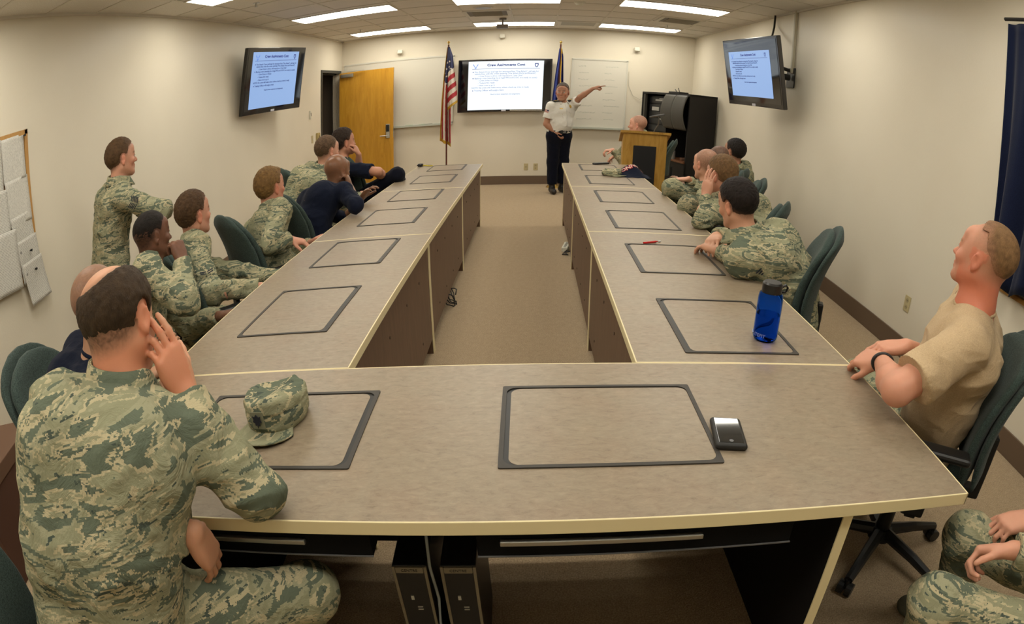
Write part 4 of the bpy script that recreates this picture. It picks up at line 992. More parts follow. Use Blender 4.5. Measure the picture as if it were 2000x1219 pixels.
def person(root_name, label, P):
    org = np.array([P['pelvis'][0], P['pelvis'][1], 0.0]); vox = P.get('vox', .006)
    t = empty(root_name, tuple(org), 0, label, 'person', P.get('group'))
    hc = V3(*P['head']); HBs = basis(R_(P['hyaw']), R_(P.get('hpitch', 0)), R_(P.get('hroll', 0)))
    pel = V3(*P['pelvis']); fat = P.get('build', 1.0)
    nb = hc-(HBs[2]*.118+HBs[1]*.030)*P.get('hs', 1.0)+V3(*P.get('nboff', (0, 0, 0))); nb = nb+V3(0, 0, -.034)
    up = unit(nb-pel); fw = V3(math.cos(R_(P['yaw'])), math.sin(R_(P['yaw'])), 0); fw = unit(fw-(fw@up)*up); rt = np.cross(fw, up)
    if 'twist' in P:
        a = R_(P['twist']); rt2 = rt*math.cos(a)+fw*math.sin(a); fw2 = np.cross(up, rt2)
    else: rt2, fw2 = rt, fw
    L = np.linalg.norm(nb-pel); TB = np.array([rt2, fw2, up])
    sw = .178*P.get('sw', 1.0); lift = P.get('lift', (0, 0)); sfw = P.get('sfwd', (0, 0))
    SHD = {1: nb-up*(.058-lift[1])+rt2*sw+fw2*(sfw[1]), -1: nb-up*(.058-lift[0])-rt2*sw+fw2*(sfw[0])}
    bend = P.get('bend', .02)
    waist = pel+up*L*.38-fw*bend; chest = pel+up*L*.74-fw2*bend*.8
    arms = {}
    for side, key in ((-1, 'L'), (1, 'R')):
        A = P['arms'].get(key)
        W = V3(*A['w']); el = ik(SHD[side], W, .285, .255, V3(*A.get('pole', (0, 0, -1)))) if 'e' not in A else V3(*A['e'])
        arms[side] = (el, W, A)
    legs = {}
    for side, key in ((-1, 'L'), (1, 'R')):
        G = P['legs'].get(key); hip = pel+rt*side*.085-V3(0, 0, .0)
        ank = V3(*G['a']); kn = ik(hip, ank, .43, .41, V3(*G.get('pole', (0, 0, 1)))) if 'k' not in G else V3(*G['k'])
        legs[side] = (hip, kn, ank, G)
    # ---------------- body (one skin surface)
    S = SDF(); hs_ = P.get('hs', 1.0); head_sdf(S, hc, HBs, P.get('headfat', 1.0), 1.0, hs_)
    S.cap(hc-HBs[2]*.045-HBs[1]*.022, nb-up*.01, .053*P.get('neck', 1), .058*P.get('neck', 1), .03)
    S.cap(nb-up*.01, chest, .058, .10*fat, .04)
    for s in (-1, 1):
        S.cap(nb, SHD[s], .040, .050, .03); S.cap(chest+rt2*s*.06, waist+rt*s*.05, .095*fat, .09*fat, .04)
        el, W, A = arms[s]; S.cap(SHD[s], el, .050*P.get('armr', 1), .041*P.get('armr', 1), .02)
        m = el+(W-el)*.3; S.cap(el, m, .040*P.get('armr', 1), .043*P.get('armr', 1), .015); S.cap(m, W, .042*P.get('armr', 1), .0265, .015)
        if A.get('hand', True):
            hd = V3(*A['d']) if 'd' in A else W-el
            hand(S, W, hd, V3(*A.get('n', (0, 0, -1))), A.get('side', 1), A.get('curl', (.4, .5, .4)), A.get('thumb', (.7, .4)), A.get('spread', .12), P.get('hsc', 1.0), point=A.get('point', False))
    S.cap(waist, pel, .10*fat, .11*fat, .04)
    V, F = S.mesh(vox); V = relax(V, F, 1, .35)
    sk = np.array(P.get('skin', (.52, .29, .19))); hr = np.array(P.get('haircol', (.10, .06, .035)))
    q = (V-hc)@HBs.T/hs_; x, y, z = q[:, 0], q[:, 1], q[:, 2]
    col = np.tile(sk, (len(V), 1)); inh = (np.abs(x) < .11) & (np.abs(y) < .13) & (z > -.15) & (z < .15)
    ramp_ = lambda v, a, b: np.clip((v-a)/(b-a), 0, 1)
    lips = inh*np.exp(-((z+.0655)/.008)**2-(x/.022)**4)*(y > .075); col = col*(1-lips[:, None]*.5)+np.array(P.get('lip', sk*np.array((.95, .55, .5))))*lips[:, None]*.5
    red = inh*np.clip(np.exp(-((np.abs(x)-.045)/.02)**2-((z+.03)/.03)**2)*(y > .03)+1.0*(np.abs(x) > .074)*(y < .02)*(y > -.045)*(z < .03)*(z > -.045)+np.exp(-((z+.033)/.012)**2-(x/.015)**2)*(y > .09), 0, 1)*P.get('blush', .35)
    col = col*(1-red[:, None])+sk*np.array((1.12, .66, .60))*red[:, None]
    if P.get('neckred'):
        nr = ramp_(-z, .02, .07)*(np.linalg.norm(V-hc, axis=1) < .24)*(y < .05)*P['neckred']; col = col*(1-nr[:, None])+sk*np.array((1.02, .62, .52))*nr[:, None]
    brow = inh*np.exp(-((z-.019-.004*np.sin(np.abs(x)*60))/.0045)**2)*(np.abs(x) > .012)*(np.abs(x) < .05)*(y > .06)*.75; col = col*(1-brow[:, None])+hr*brow[:, None]
    hz = z-hairline(y, P.get('hdz', 0)); st = inh*ramp_(hz, -.010, P.get('sramp', .030))*P.get('stubble', .75)
    ear_ = (np.abs(x) > .0775)*(y > -.04)*(y < .03)*(z < .032)*(z > -.06); st = st*(1-ear_)
    if P.get('bald'):
        bc = P['bald']; st = st*ramp_(np.sqrt(((y-bc[1])/bc[4])**2+((x-bc[0])/bc[3])**2+((z-bc[2])/bc[5])**2), .8, 1.15)
    st = st*(1+.35*_noise(V, 320, 3)); st = np.clip(st, 0, 1); col = col*(1-st[:, None])+(hr*.75+sk*.12)*st[:, None]
    col = np.clip(col*(1+.05*_noise(V, 25, 5))[:, None], 0, 1)
    me = np_mesh('body', V-org, F); at = me.color_attributes.new('tint', 'FLOAT_COLOR', 'POINT'); at.data.foreach_set('color', np.concatenate([col, np.ones((len(col), 1))], 1).astype(np.float32).ravel())
    body = mesh_obj('body', me, SKINB if P.get('shiny') else SKIN, t)
    for s in (-1, 1):
        c = hc+(HBs[0]*s*.031+HBs[1]*.0773)*hs_; d = HBs[1]; MBx = MB(); MBx.ball(tuple(c-org), .0131*hs_, 14); MBx.mat(1).ball(tuple(c+d*.0082*hs_-org), .0064*hs_, 12); MBx.build('eye', [EYEW, EYEI], t, True)
    # ---------------- hair
    hs = P.get('hair', 0)
    if hs:
        S = SDF(); top = P.get('hairtop', .012); sid = P.get('hairside', .003)
        Sh = _Sc(S, hs_); Sh.ell(hc+(HBs[1]*(-.014+.002)+HBs[2]*(.032+.003))*hs_, HBs, (.0765*P.get('headfat', 1.0)+sid, .096+(sid+top)*.45, .088+top), .01)
        if P.get('tuft'): Sh.ell(hc+(HBs[1]*.066+HBs[2]*(.092+top*.6))*hs_, HBs, (.040, .020, .009), .02)
        dz = P.get('hdz', 0)
        hp = P.get('hairlow', .010)
        def cutf(Pt):
            q = (Pt-hc)@HBs.T/hs_; zl = hairline(q[..., 1], dz)+hp*np.clip((q[..., 1]+.10)/.05, 0, 1); ee = (1-np.sqrt(((np.abs(q[..., 0])-.085)/.030)**2+((q[..., 1]+.010)/.027)**2+((q[..., 2]+.004)/.040)**2))*.03
            return np.maximum(np.maximum(zl-q[..., 2], ee), q[..., 1]-.104+.45*np.abs(q[..., 0]))*.7
        S.fn(cutf, hc-.2, hc+.2, .01, 'i')
        if P.get('bald'):
            bc = P['bald']; _Sc(S, hs_).ell(hc+(HBs[0]*bc[0]+HBs[1]*bc[1]+HBs[2]*bc[2])*hs_, HBs, (bc[3], bc[4], bc[5]), .012, 's')
        V, F = S.mesh(min(vox, .0045)); n = vnormals(V, F)
        amp = P.get('hairamp', .0022); q = (V-hc)@HBs.T
        V = V+n*(amp*(_noise(V, 130, 1)+.7*_noise(V, 260, 2))+.0)[:, None]
        q = (V-hc)@HBs.T/hs_; col = np.tile(hr, (len(V), 1)); tp = ramp_(q[:, 2], .0, .10)[:, None]; col = col*(1-.0*tp)*(1+P.get('toplight', .0)*tp)
        fd = min(1, P.get('fade', .55))*(1-ramp_(q[:, 2]-(hairline(q[:, 1], dz)+hp*np.clip((q[:, 1]+.10)/.05, 0, 1)), .0, P.get('frange', .035)))[:, None]; sb = P.get('stubble', .75); col = col*(1-fd)+(sb*(hr*.75+sk*.12)+(1-sb)*sk)*fd
        col = np.clip(col*(1+.30*_noise(V, 90, 4)+.12*_noise(V, 20, 4))[:, None], 0, 1)
        me = np_mesh('hair', V-org, F); at = me.color_attributes.new('tint', 'FLOAT_COLOR', 'POINT'); at.data.foreach_set('color', np.concatenate([col, np.ones((len(col), 1))], 1).astype(np.float32).ravel())
        mesh_obj('hair', me, HAIR, t)
    # ---------------- upper garment
    st_ = P['top']; long_ = st_['sleeve'] == 'long'; ofs = st_.get('ofs', .012); hem = st_.get('hem', -.10)
    def torso(S, o, cutlow=True):
        w1 = .072*fat; 
        for s in (-1, 1):
            S.cap(pel+rt*s*.082-up*.14, waist+rt*s*.066, .108*fat+o, .098*fat+o, .05, cut0=0)
            S.cap(waist+rt*s*.066+fw*.01, chest+rt2*s*.085, .098*fat+o, .106*fat+o, .05)
            S.cap(chest+rt2*s*.085, nb-up*.085+rt2*s*.10, .106*fat+o, .072+o, .05)
            S.cap(nb-up*.030, SHD[s], .048+o, .052+o, .045)
        S.cap(waist+fw*.02, chest+fw2*.02, .10*fat+o, .10*fat+o, .05)
        if P.get('belly'): S.ell(waist+fw*.07*fat-up*.02, TB, (.13*fat, .09*P['belly'], .13), .06)
        return S
    S = torso(SDF(), ofs)
    for s in (-1, 1):
        el, W, A = arms[s]; o = ofs; sd = SHD[s]
        S.ell(sd, TB, (.060+o, .058+o, .062+o), .03)
        if long_:
            S.cap(sd, el, .054+o, .046+o, .03); 
            cf = W-unit(W-el)*st_.get('cuff', .015)
            S.cap(el, cf, .046+o, .0325+o*.75, .025, cut1=.0)
            cu = unit(cf-el); S.cap(cf-cu*.03, cf, .036+o*.75, .036+o*.75, .006, cut0=0, cut1=0)
        else:
            e1 = sd+(el-sd)*st_.get('slen', .62); S.cap(sd, e1, .056+o, .060*P.get('armr', 1)+o*1.2, .03, cut1=0)
    def hemf(Pt): return -((Pt-(pel+up*hem))@up)
    S.fn(hemf, pel-.5, pel+.5, .01, 'i')
    S_top = S; V, F = S.mesh(max(vox*1.15, .005)); n = vnormals(V, F)
    wa = st_.get('wrinkle', .0055)
    Vn = V*np.array((1, 1, 1.0)); Vw = V*np.array((1, 1, 1.25))+.045*_noise(V, 5, 9)[:, None]; w_ = (1-np.abs(_noise(Vw, 9, 7))*2.6)*1.0+(1-np.abs(_noise(Vw, 19, 8))*2.4)*.55+.6*_noise(V, 4.5, 3)
    nw = np.zeros(len(V))
    for s in (-1, 1):
        el, W, A = arms[s]; nw = np.maximum(nw, np.exp(-((np.linalg.norm(V-el, axis=1)/.13)**2)))
    V = V+n*(wa*w_*(1+.9*nw))[:, None]
    mats_ = st_['mat']; o = mesh_obj(st_.get('name', 'jacket'), np_mesh('top', V-org, F), mats_, t); top_o = o
    # collar
    if st_.get('collar'):
        ax = unit(hc-HBs[2]*.05-HBs[1]*.03-nb); c0 = nb+ax*st_.get('cup', .030); CB_ = np.array([rt2, np.cross(ax, rt2), ax])
        mb = MB(); nn = 40; r0, r1 = .078, .068; H_ = st_['collar']; op = st_.get('open', .5)
        def cf_(u, v):
            a = -PI/2+2*PI*u; rr = r0+(r1-r0)*v; a2 = PI/2+op+(2*PI-2*op)*u
            th = .0
            h = H_*(1-.25*abs(math.sin((a2-PI/2)/2)) if False else 1)*v-.018-.028*max(0, math.sin(a2))
            flare = 1+.16*max(0, math.sin(a2))
            p = c0+rt2*math.cos(a2)*rr*flare+CB_[1]*math.sin(a2)*rr*1.02*flare*(-1 if (np.cross(ax, rt2)@fw2) < 0 else 1)+ax*h
            return Vector(tuple(p-org))
        mb.grid(nn, 5, cf_)
        # turned-down outer leaf
        def cf2(u, v):
            a2 = PI/2+op+(2*PI-2*op)*u; rr = r1+.004+(r0+.014-r1)*v; sgn = (-1 if (np.cross(ax, rt2)@fw2) < 0 else 1); flare = 1+.16*max(0, math.sin(a2))+.10*max(0, math.sin(a2))*v
            h = H_-.018-.028*max(0, math.sin(a2))-v*(H_*.95+.012*max(0, math.sin(a2)))
            return Vector(tuple(c0+rt2*math.cos(a2)*rr*flare+CB_[1]*math.sin(a2)*rr*1.02*flare*sgn+ax*h-org))
        mb.grid(nn, 5, cf2)
        me = bpy.data.meshes.new('collar'); mb.bm.to_mesh(me); mb.bm.free(); co = mesh_obj('collar', me, mats_, t, True); so = co.modifiers.new('s', 'SOLIDIFY'); so.thickness = .004; so.offset = 0
    elif st_.get('neckband'):
        ax = unit(hc-HBs[2]*.05-HBs[1]*.03-nb); pts = []
        for k in range(36):
            a = 2*PI*k/36; pts.append(tuple(nb+rt2*math.cos(a)*.066+fw2*math.sin(a)*.070+up*(-.004-.018*max(0, math.sin(a))+.006)-org))
        MB().tube(pts, .007, 8, True).build('neckband', mats_, t, True)
    # ---------------- trousers, boots
    if P.get('lower', True):
        S = SDF(); lo_ = P['bottom']; o = lo_.get('ofs', .008)
        for s in (-1, 1):
            hip, kn, ank, G = legs[s]
            S.cap(pel+rt*s*.07+up*.06, pel+rt*s*.075-up*.02, .105*fat+o*.3, .115*fat+o*.3, .05)
            S.cap(hip, kn, .085*min(fat, 1.1)+o, .060+o, .035); S.ell(kn, None, (.064+o,)*3, .03)
            S.cap(kn, ank+unit(kn-ank)*.06, .060+o, .052+o, .03, cut1=0)
        V, F = S.mesh(max(vox*1.3, .007)); n = vnormals(V, F); wv = (1-np.abs(_noise(V, 10, 17))*2)*.9+(1-np.abs(_noise(V, 21, 18))*2)*.5
        V = V+n*(lo_.get('wrinkle', .005)*wv)[:, None]
        mesh_obj('trousers', np_mesh('trousers', V-org, F), lo_['mat'], t)
        for s in (-1, 1):
            hip, kn, ank, G = legs[s]; td = unit(V3(*G.get('toe', tuple(fw[:2])+(0,))));
            S = SDF(); S.cap(ank+unit(kn-ank)*.11, ank, .047, .045, .02); fz = V3(ank[0], ank[1], ank[2]-.045); S.cap(ank-td*.03-V3(0, 0, .03), fz+td*.13, .045, .038, .03); S.cap(fz-td*.035, fz+td*.15, .036, .036, .02)
            zf = ank[2]-.085
            S.fn(lambda Pt, z=zf: z-Pt[..., 2], ank-.3, ank+.3, .01, 'i')
            V, F = S.mesh(.009); mesh_obj('boot', np_mesh('boot', V-org, F), P.get('bootmat', BOOTS), t)
    # sleeve patch with stripes
    for pt in P.get('patches', ()):
        s = pt['arm']; el, W, A = arms[s]; sd = SHD[s]; ax = unit(el-sd); out = V3(*pt['out']); out = unit(out-(out@ax)*ax); sx = np.cross(ax, out)
        mb = MB(); f0 = pt.get('pos', .42); r = .060+ofs+.006
        def pp(u, v, h): 
            a = u/r; c = sd+(el-sd)*f0; return Vector(tuple(c+(out*math.cos(a)+sx*math.sin(a))*(r+h)+ax*v-org))
        ln = pt.get('n', 4)
        for k in range(ln):
            for sg in (-1, 1):
                vs = [mb.bm.verts.new(pp(sg*u, k*.013-dv+(1-abs(u)/.04)*.02*(1), .0)) for u, dv in ((.004, 0), (.038, 0), (.038, .006), (.004, .006))]
                mb.bm.faces.new(vs if sg > 0 else vs[::-1])
        me = bpy.data.meshes.new('rank_patch'); mb.bm.to_mesh(me); mb.bm.free(); o = mesh_obj('rank_patch', me, mat('patch_navy', (.015, .018, .03), .8), t); so = o.modifiers.new('s', 'SOLIDIFY'); so.thickness = .002; so.offset = 1
    return dict(t=t, org=org, hc=hc, HB=HBs, nb=nb, pel=pel, up=up, fw=fw, fw2=fw2, rt=rt, rt2=rt2, SHD=SHD, arms=arms, legs=legs, chest=chest, waist=waist, torso=torso, S=S_top, top=top_o, ofs=ofs)
ABU = dict(sleeve='long', mat=CAMO, collar=.055, name='camouflage_jacket', ofs=.012)
ABUP = dict(mat=CAMO)
TEE = dict(sleeve='short', mat=TANT, neckband=True, name='t_shirt', ofs=.006, wrinkle=.004, hem=-.10)

# ------------------------------------------------------------------ the people
DKS = (.135, .062, .035); LIT = (.56, .31, .21); TANS = (.46, .25, .15); RUD = (.60, .30, .20)
BRN = (.075, .042, .020); SAND = (.20, .115, .045); DKB = (.022, .014, .010); GRY = (.20, .18, .16)
def seat(x, y): return dict(L=dict(a=(x, y, .09)), R=dict(a=(x, y, .09)))
person('person', 'balding person in camouflage seen from behind at the near table, head resting on hand', dict(
    pelvis=(-0.880, -0.236, 0.637), head=(-0.802, 0.064, 1.177), yaw=96, hyaw=92, hpitch=-18, hroll=6, bend=.10, vox=.0042, build=1.16, sw=1.10, headfat=1.10, neck=1.15,
    hair=1, haircol=(.052, .032, .017), hairtop=.004, hairside=.008, hairamp=.0015, hairlow=-.012, stubble=.8, fade=.15, bald=(-.022, -.022, .112, .064, .105, .058), neckred=.5, skin=(.58, .30, .18), blush=.5,
    arms=dict(R=dict(w=(-0.651, 0.059, 1.006), e=(-0.493, -0.015, 0.805), d=(-.28, .04, .9), n=(-.9, .35, -.1), side=-1, curl=((.15, .25, .15), (.2, .3, .2), (.35, .6, .4), (.5, .8, .5)), thumb=(.8, .6), spread=.05),
              L=dict(w=(-0.610, -0.137, 0.797), pole=(-.8, -.5, -.3), d=(.05, .25, -.9), n=(-.9, 0, -.2), side=1, curl=(.3, .4, .3))),
    legs=dict(R=dict(k=(-0.459, -0.005, 0.502), a=(-.66, .26, .09), toe=(.1, .9, 0)), L=dict(a=(-.98, .42, .09), toe=(-.2, .9, 0))), top=dict(ABU, open=.9, wrinkle=.0042), bottom=ABUP))
person('person', 'shaven-headed person in a navy shirt half hidden behind the balding person', dict(
    pelvis=(-1.42, .30, .50), head=(-1.239, 0.477, 1.107), yaw=60, hyaw=88, hpitch=-5, bend=.06, vox=.006, haircol=(.10, .06, .04), stubble=.55, skin=(.42, .23, .14),
    arms=dict(L=dict(w=(-1.35, .75, .72), pole=(-1, 0, -1)), R=dict(w=(-1.12, .62, .80), pole=(.3, -1, -1), n=(0, 0, -1))),
    legs=dict(L=dict(a=(-1.25, .78, .09)), R=dict(a=(-1.0, .55, .09))), top=dict(TEE, mat=NAVY, name='navy_shirt', slen=.8), bottom=dict(mat=NAVYP)))
person('person', 'person standing with folded arms in camouflage uniform beside the left wall', dict(
    pelvis=(-2.60, 2.17, .93), head=(-2.474, 2.241, 1.498), yaw=50, hyaw=58, hpitch=0, bend=.02, vox=.006, hs=1.04, hair=1, haircol=(.085, .046, .020), hairtop=.016, hairside=.004, skin=(.58, .30, .20), blush=.45,
    arms=dict(R=dict(w=(-2.160, 2.136, 1.094), e=(-2.035, 2.070, 1.131), pole=(.8, -.8, -.6), d=(-.4, .5, .1), n=(-.6, -.4, 0), side=1), L=dict(w=(-2.239, 2.213, 1.168), pole=(-.3, .9, -.5), d=(.3, -.6, .1), n=(-.5, -.5, 0))),
    legs=dict(L=dict(a=(-2.66, 2.30, .09)), R=dict(a=(-2.48, 2.10, .09))), patches=(dict(arm=1, out=(.5, -1, .1), n=5, pos=.35),), top=dict(ABU, hem=-.16), bottom=ABUP))
person('person', 'dark-skinned person in camouflage on the left with a fist held to the mouth', dict(
    pelvis=(-1.66, 1.12, .50), hs=.95, head=(-1.661, 1.418, 1.110), yaw=35, hyaw=62, hpitch=-4, hroll=3, bend=.05, vox=.0055, hair=1, haircol=(.012, .008, .006), hairtop=.004, hairside=.001, hairamp=.0008, stubble=.8, skin=DKS, lip=(.16, .055, .04), blush=.05,
    arms=dict(R=dict(w=(-1.438, 1.326, 0.986), e=(-1.333, 1.141, 0.862), d=(-.35, .25, .8), n=(-.6, .2, .1), side=-1, curl=(1.1, 1.2, .8)), L=dict(w=(-1.38, 1.50, .66), pole=(-.6, .6, -1))),
    legs=dict(L=dict(a=(-1.10, 1.45, .09)), R=dict(a=(-1.10, 1.2, .09))), top=dict(ABU, open=.9), bottom=ABUP))
person('person', 'brown-haired person in camouflage with collar open, seated between two others in the left row', dict(
    pelvis=(-1.78, 1.86, .50), head=(-1.822, 2.083, 1.071), yaw=45, hyaw=66, hpitch=3, hroll=-3, bend=.04, vox=.0055, hs=1.09, hair=1, haircol=(.075, .040, .018), hairtop=.016, hairside=.005, skin=(.60, .31, .21), blush=.5,
    arms=dict(R=dict(w=(-1.276, 1.791, 0.690), e=(-1.527, 1.686, 0.723), n=(0, 0, -1), d=(.6, .5, -.6), hand=False), L=dict(w=(-1.30, 2.15, .62), pole=(-.6, .4, -1))),
    legs=dict(L=dict(a=(-1.2, 2.15, .09)), R=dict(a=(-1.15, 1.95, .09))), patches=(dict(arm=1, out=(.75, -1, .2), n=2, pos=.75),), top=dict(ABU, open=.9), bottom=ABUP))
person('person', 'sandy-haired person in camouflage sitting upright in the left row, hands in lap', dict(
    pelvis=(-1.52, 2.60, .48), head=(-1.627, 2.793, 1.063), yaw=50, hyaw=66, hpitch=4, bend=.07, vox=.0055, hs=1.06, hair=1, haircol=(.19, .105, .035), hairtop=.020, hairside=.006, tuft=1, skin=(.56, .27, .18), blush=.5, build=1.04,
    arms=dict(R=dict(w=(-1.390, 2.514, 0.760), e=(-1.463, 2.340, 0.776), d=(.9, .2, -.3), n=(0, 0, -1), side=-1, curl=(.5, .6, .4)), L=dict(w=(-1.36, 2.80, .66), pole=(-.6, .4, -1))),
    legs=dict(L=dict(a=(-1.15, 2.95, .09)), R=dict(a=(-1.12, 2.7, .09))), top=ABU, bottom=ABUP))
person('person', 'bald dark-skinned person in a navy shirt leaning on the left row, hand on chin', dict(
    pelvis=(-1.48, 3.22, .50), head=(-1.385, 3.533, 1.038), yaw=48, hyaw=58, hpitch=-8, bend=.12, vox=.006, hs=1.06, headfat=1.02, build=1.18, sw=1.12, stubble=.0, shiny=1, haircol=(.02, .012, .01), skin=(.20, .10, .055), lip=(.2, .08, .06), blush=.05,
    arms=dict(R=dict(w=(-1.267, 3.480, 0.904), e=(-1.141, 3.173, 0.815), d=(-.25, .15, .8), n=(-.9, -.1, 0), side=-1, curl=(.9, 1.0, .7)), L=dict(w=(-1.25, 3.70, .78), pole=(-.6, .4, -1))),
    legs=dict(L=dict(a=(-1.15, 3.65, .09)), R=dict(a=(-1.1, 3.4, .09))), top=dict(TEE, mat=NAVY, name='navy_shirt', sleeve='long', cuff=.17, hem=-.16), bottom=dict(mat=NAVYP)))
person('person', 'person in camouflage leaning forward behind the bald person, near the left wall', dict(
    pelvis=(-1.98, 4.00, .50), head=(-1.672, 4.135, 1.156), yaw=50, hyaw=55, hpitch=-4, bend=.12, vox=.007, hs=1.12, hair=1, haircol=(.11, .065, .035), hairtop=.008, hairside=.002, skin=(.58, .31, .21), build=1.08, sw=1.05,
    arms=dict(R=dict(w=(-1.45, 4.35, .70), pole=(0, -1, -1)), L=dict(w=(-1.6, 4.6, .7), pole=(-.6, .4, -1))),
    legs=dict(L=dict(a=(-1.5, 4.4, .09)), R=dict(a=(-1.45, 4.2, .09))), top=dict(ABU, collar=.06), bottom=ABUP))
person('person', 'dark-haired person in a navy t-shirt leaning back near the open door', dict(
    pelvis=(-1.82, 4.98, .50), head=(-1.771, 4.947, 1.165), yaw=30, hyaw=42, hpitch=3, bend=.03, vox=.007, hs=1.12, hair=1, haircol=(.030, .018, .012), hairtop=.022, hairside=.009, hairamp=.004, skin=(.50, .25, .16), build=1.12, sw=1.12, armr=1.1,
    arms=dict(R=dict(w=(-1.346, 4.923, 0.760), e=(-1.353, 4.675, 0.867), n=(0, 0, -1)), L=dict(w=(-1.614, 4.932, 1.031), pole=(.2, .4, -1), d=(-.3, .1, .7), n=(-.8, 0, 0), side=1, curl=(.9, 1.0, .7))),
    legs=dict(L=dict(a=(-1.0, 5.4, .09)), R=dict(k=(-1.200, 4.808, 0.806), a=(-1.25, 5.6, .25))), top=dict(TEE, mat=NAVY, name='navy_t_shirt', slen=.8), bottom=dict(mat=NAVYP)))
# right side
r1 = person('person', 'person in a tan t-shirt with cropped sandy hair leaning back in the nearest right chair', dict(
    pelvis=(1.46, .60, .50), head=(1.451, 0.508, 1.219), yaw=140, hyaw=112, hpitch=10, hroll=-3, bend=.02, vox=.0045, hair=1, haircol=(.24, .135, .060), hairtop=.008, hairside=.0022, hairamp=.0004, frange=.055, hairlow=.066, fade=1.0, tuft=1, skin=(.60, .29, .19), blush=.55, stubble=.62, sramp=.085, neckred=.8, headfat=1.08, neck=1.14, build=1.10, sw=1.06, armr=1.12, hdz=.012,
    arms=dict(L=dict(w=(1.166, 0.557, 0.827), e=(1.073, 0.316, 0.851), d=(-.25, .75, -.25), n=(.5, .1, -.8), side=1, curl=(.5, .6, .4), thumb=(.8, .3)),
              R=dict(w=(1.301, 0.626, 0.853), pole=(1, .3, -.6), d=(-.85, .1, -.15), n=(0, 0, -1), side=-1, curl=(.45, .6, .4), thumb=(.6, .3))),
    legs=dict(L=dict(k=(1.18, .86, .50), a=(1.0, .95, .09)), R=dict(k=(1.38, 1.02, .53), a=(1.3, 1.2, .09))), top=dict(TEE, slen=.78, ofs=.009), bottom=ABUP))
person('person', 'black-haired person in camouflage leaning on folded arms on the right desk row', dict(
    pelvis=(1.36, 1.74, .50), head=(1.053, 1.827, 1.054), yaw=150, hyaw=118, hpitch=-10, hroll=6, bend=.12, vox=.0050, hair=1, haircol=(.016, .011, .009), hairtop=.016, hairside=.010, hairamp=.002, skin=(.56, .30, .19), build=1.05, blush=.4,
    arms=dict(L=dict(w=(1.010, 1.919, 0.790), e=(1.138, 1.624, 0.800), d=(-.5, .85, .05), n=(0, 0, -1), side=-1, curl=(.45, .6, .4)),
              R=dict(w=(1.038, 2.068, 0.830), e=(1.324, 2.229, 0.840), d=(-.45, -.85, -.1), n=(.3, 0, -1), side=1, curl=(.35, .5, .4))),
    legs=dict(L=dict(a=(1.0, 1.8, .09)), R=dict(a=(1.1, 2.0, .09))), patches=(dict(arm=-1, out=(-.5, -.9, .3), n=3, pos=.62),), top=ABU, bottom=ABUP))
person('person', 'light-brown-haired person in camouflage covering the face with one hand, right row', dict(
    pelvis=(1.60, 2.68, .50), head=(1.304, 2.934, 1.056), yaw=135, hyaw=124, hpitch=-8, bend=.10, vox=.006, hs=1.05, hair=1, haircol=(.17, .095, .040), hairtop=.020, hairside=.009, hairamp=.002, skin=(.60, .31, .21), blush=.5,
    arms=dict(L=dict(w=(1.171, 2.798, 0.928), e=(1.128, 2.668, 0.800), d=(.1, .1, .9), n=(.6, .4, .1), side=1, curl=(.15, .2, .2)), R=dict(w=(1.40, 3.12, .79), e=(1.62, 3.05, .80), n=(0, 0, -1), side=-1)),
    legs=dict(L=dict(a=(1.2, 2.9, .09)), R=dict(a=(1.25, 3.1, .09))), top=ABU, bottom=ABUP))
person('person', 'shaven-headed person in camouflage sitting back in the right row, hand on chair arm', dict(
    pelvis=(1.70, 3.78, .50), head=(1.430, 3.785, 1.035), yaw=150, hyaw=118, hpitch=-2, bend=.04, vox=.006, hs=1.08, haircol=(.10, .06, .035), stubble=.62, skin=(.60, .32, .21),
    arms=dict(L=dict(w=(1.42, 3.52, .62), pole=(0, -.4, -1), n=(0, 0, -1)), R=dict(w=(1.357, 3.995, 0.874), pole=(.2, .6, -1), d=(-1, .1, -.1), n=(0, 0, -1), curl=(.8, .9, .6), side=-1)),
    legs=dict(L=dict(k=(1.194, 3.290, 0.769), a=(1.25, 3.8, .09)), R=dict(k=(1.193, 3.870, 0.813), a=(1.25, 4.5, .09))), top=ABU, bottom=ABUP))
person('person', 'dark shaven-headed person mostly hidden between two heads in the right row', dict(
    pelvis=(1.98, 4.60, .50), head=(1.766, 4.575, 1.019), yaw=140, hyaw=115, hpitch=0, bend=.04, vox=.007, hs=1.08, haircol=(.03, .02, .015), stubble=.75, skin=(.27, .155, .10),
    arms=dict(L=dict(w=(1.50, 4.75, .70), n=(0, 0, -1)), R=dict(w=(1.65, 5.05, .7), n=(0, 0, -1))),
    legs=dict(L=dict(a=(1.4, 4.8, .09)), R=dict(a=(1.5, 5.1, .09))), top=ABU, bottom=ABUP))
gl_ = person('person', 'dark-haired person with glasses in camouflage, furthest back along the right wall', dict(
    pelvis=(2.16, 5.0, .50), head=(2.030, 4.917, 1.074), yaw=130, hyaw=122, hpitch=4, bend=.02, vox=.007, hs=1.14, hair=1, haircol=(.014, .010, .008), hairtop=.010, hairside=.005, skin=(.42, .22, .14),
    arms=dict(L=dict(w=(1.80, 5.35, .66), n=(0, 0, -1)), R=dict(w=(2.0, 5.5, .66), n=(0, 0, -1))),
    legs=dict(L=dict(a=(1.8, 5.5, .09)), R=dict(a=(1.95, 5.6, .09))), top=ABU, bottom=ABUP))
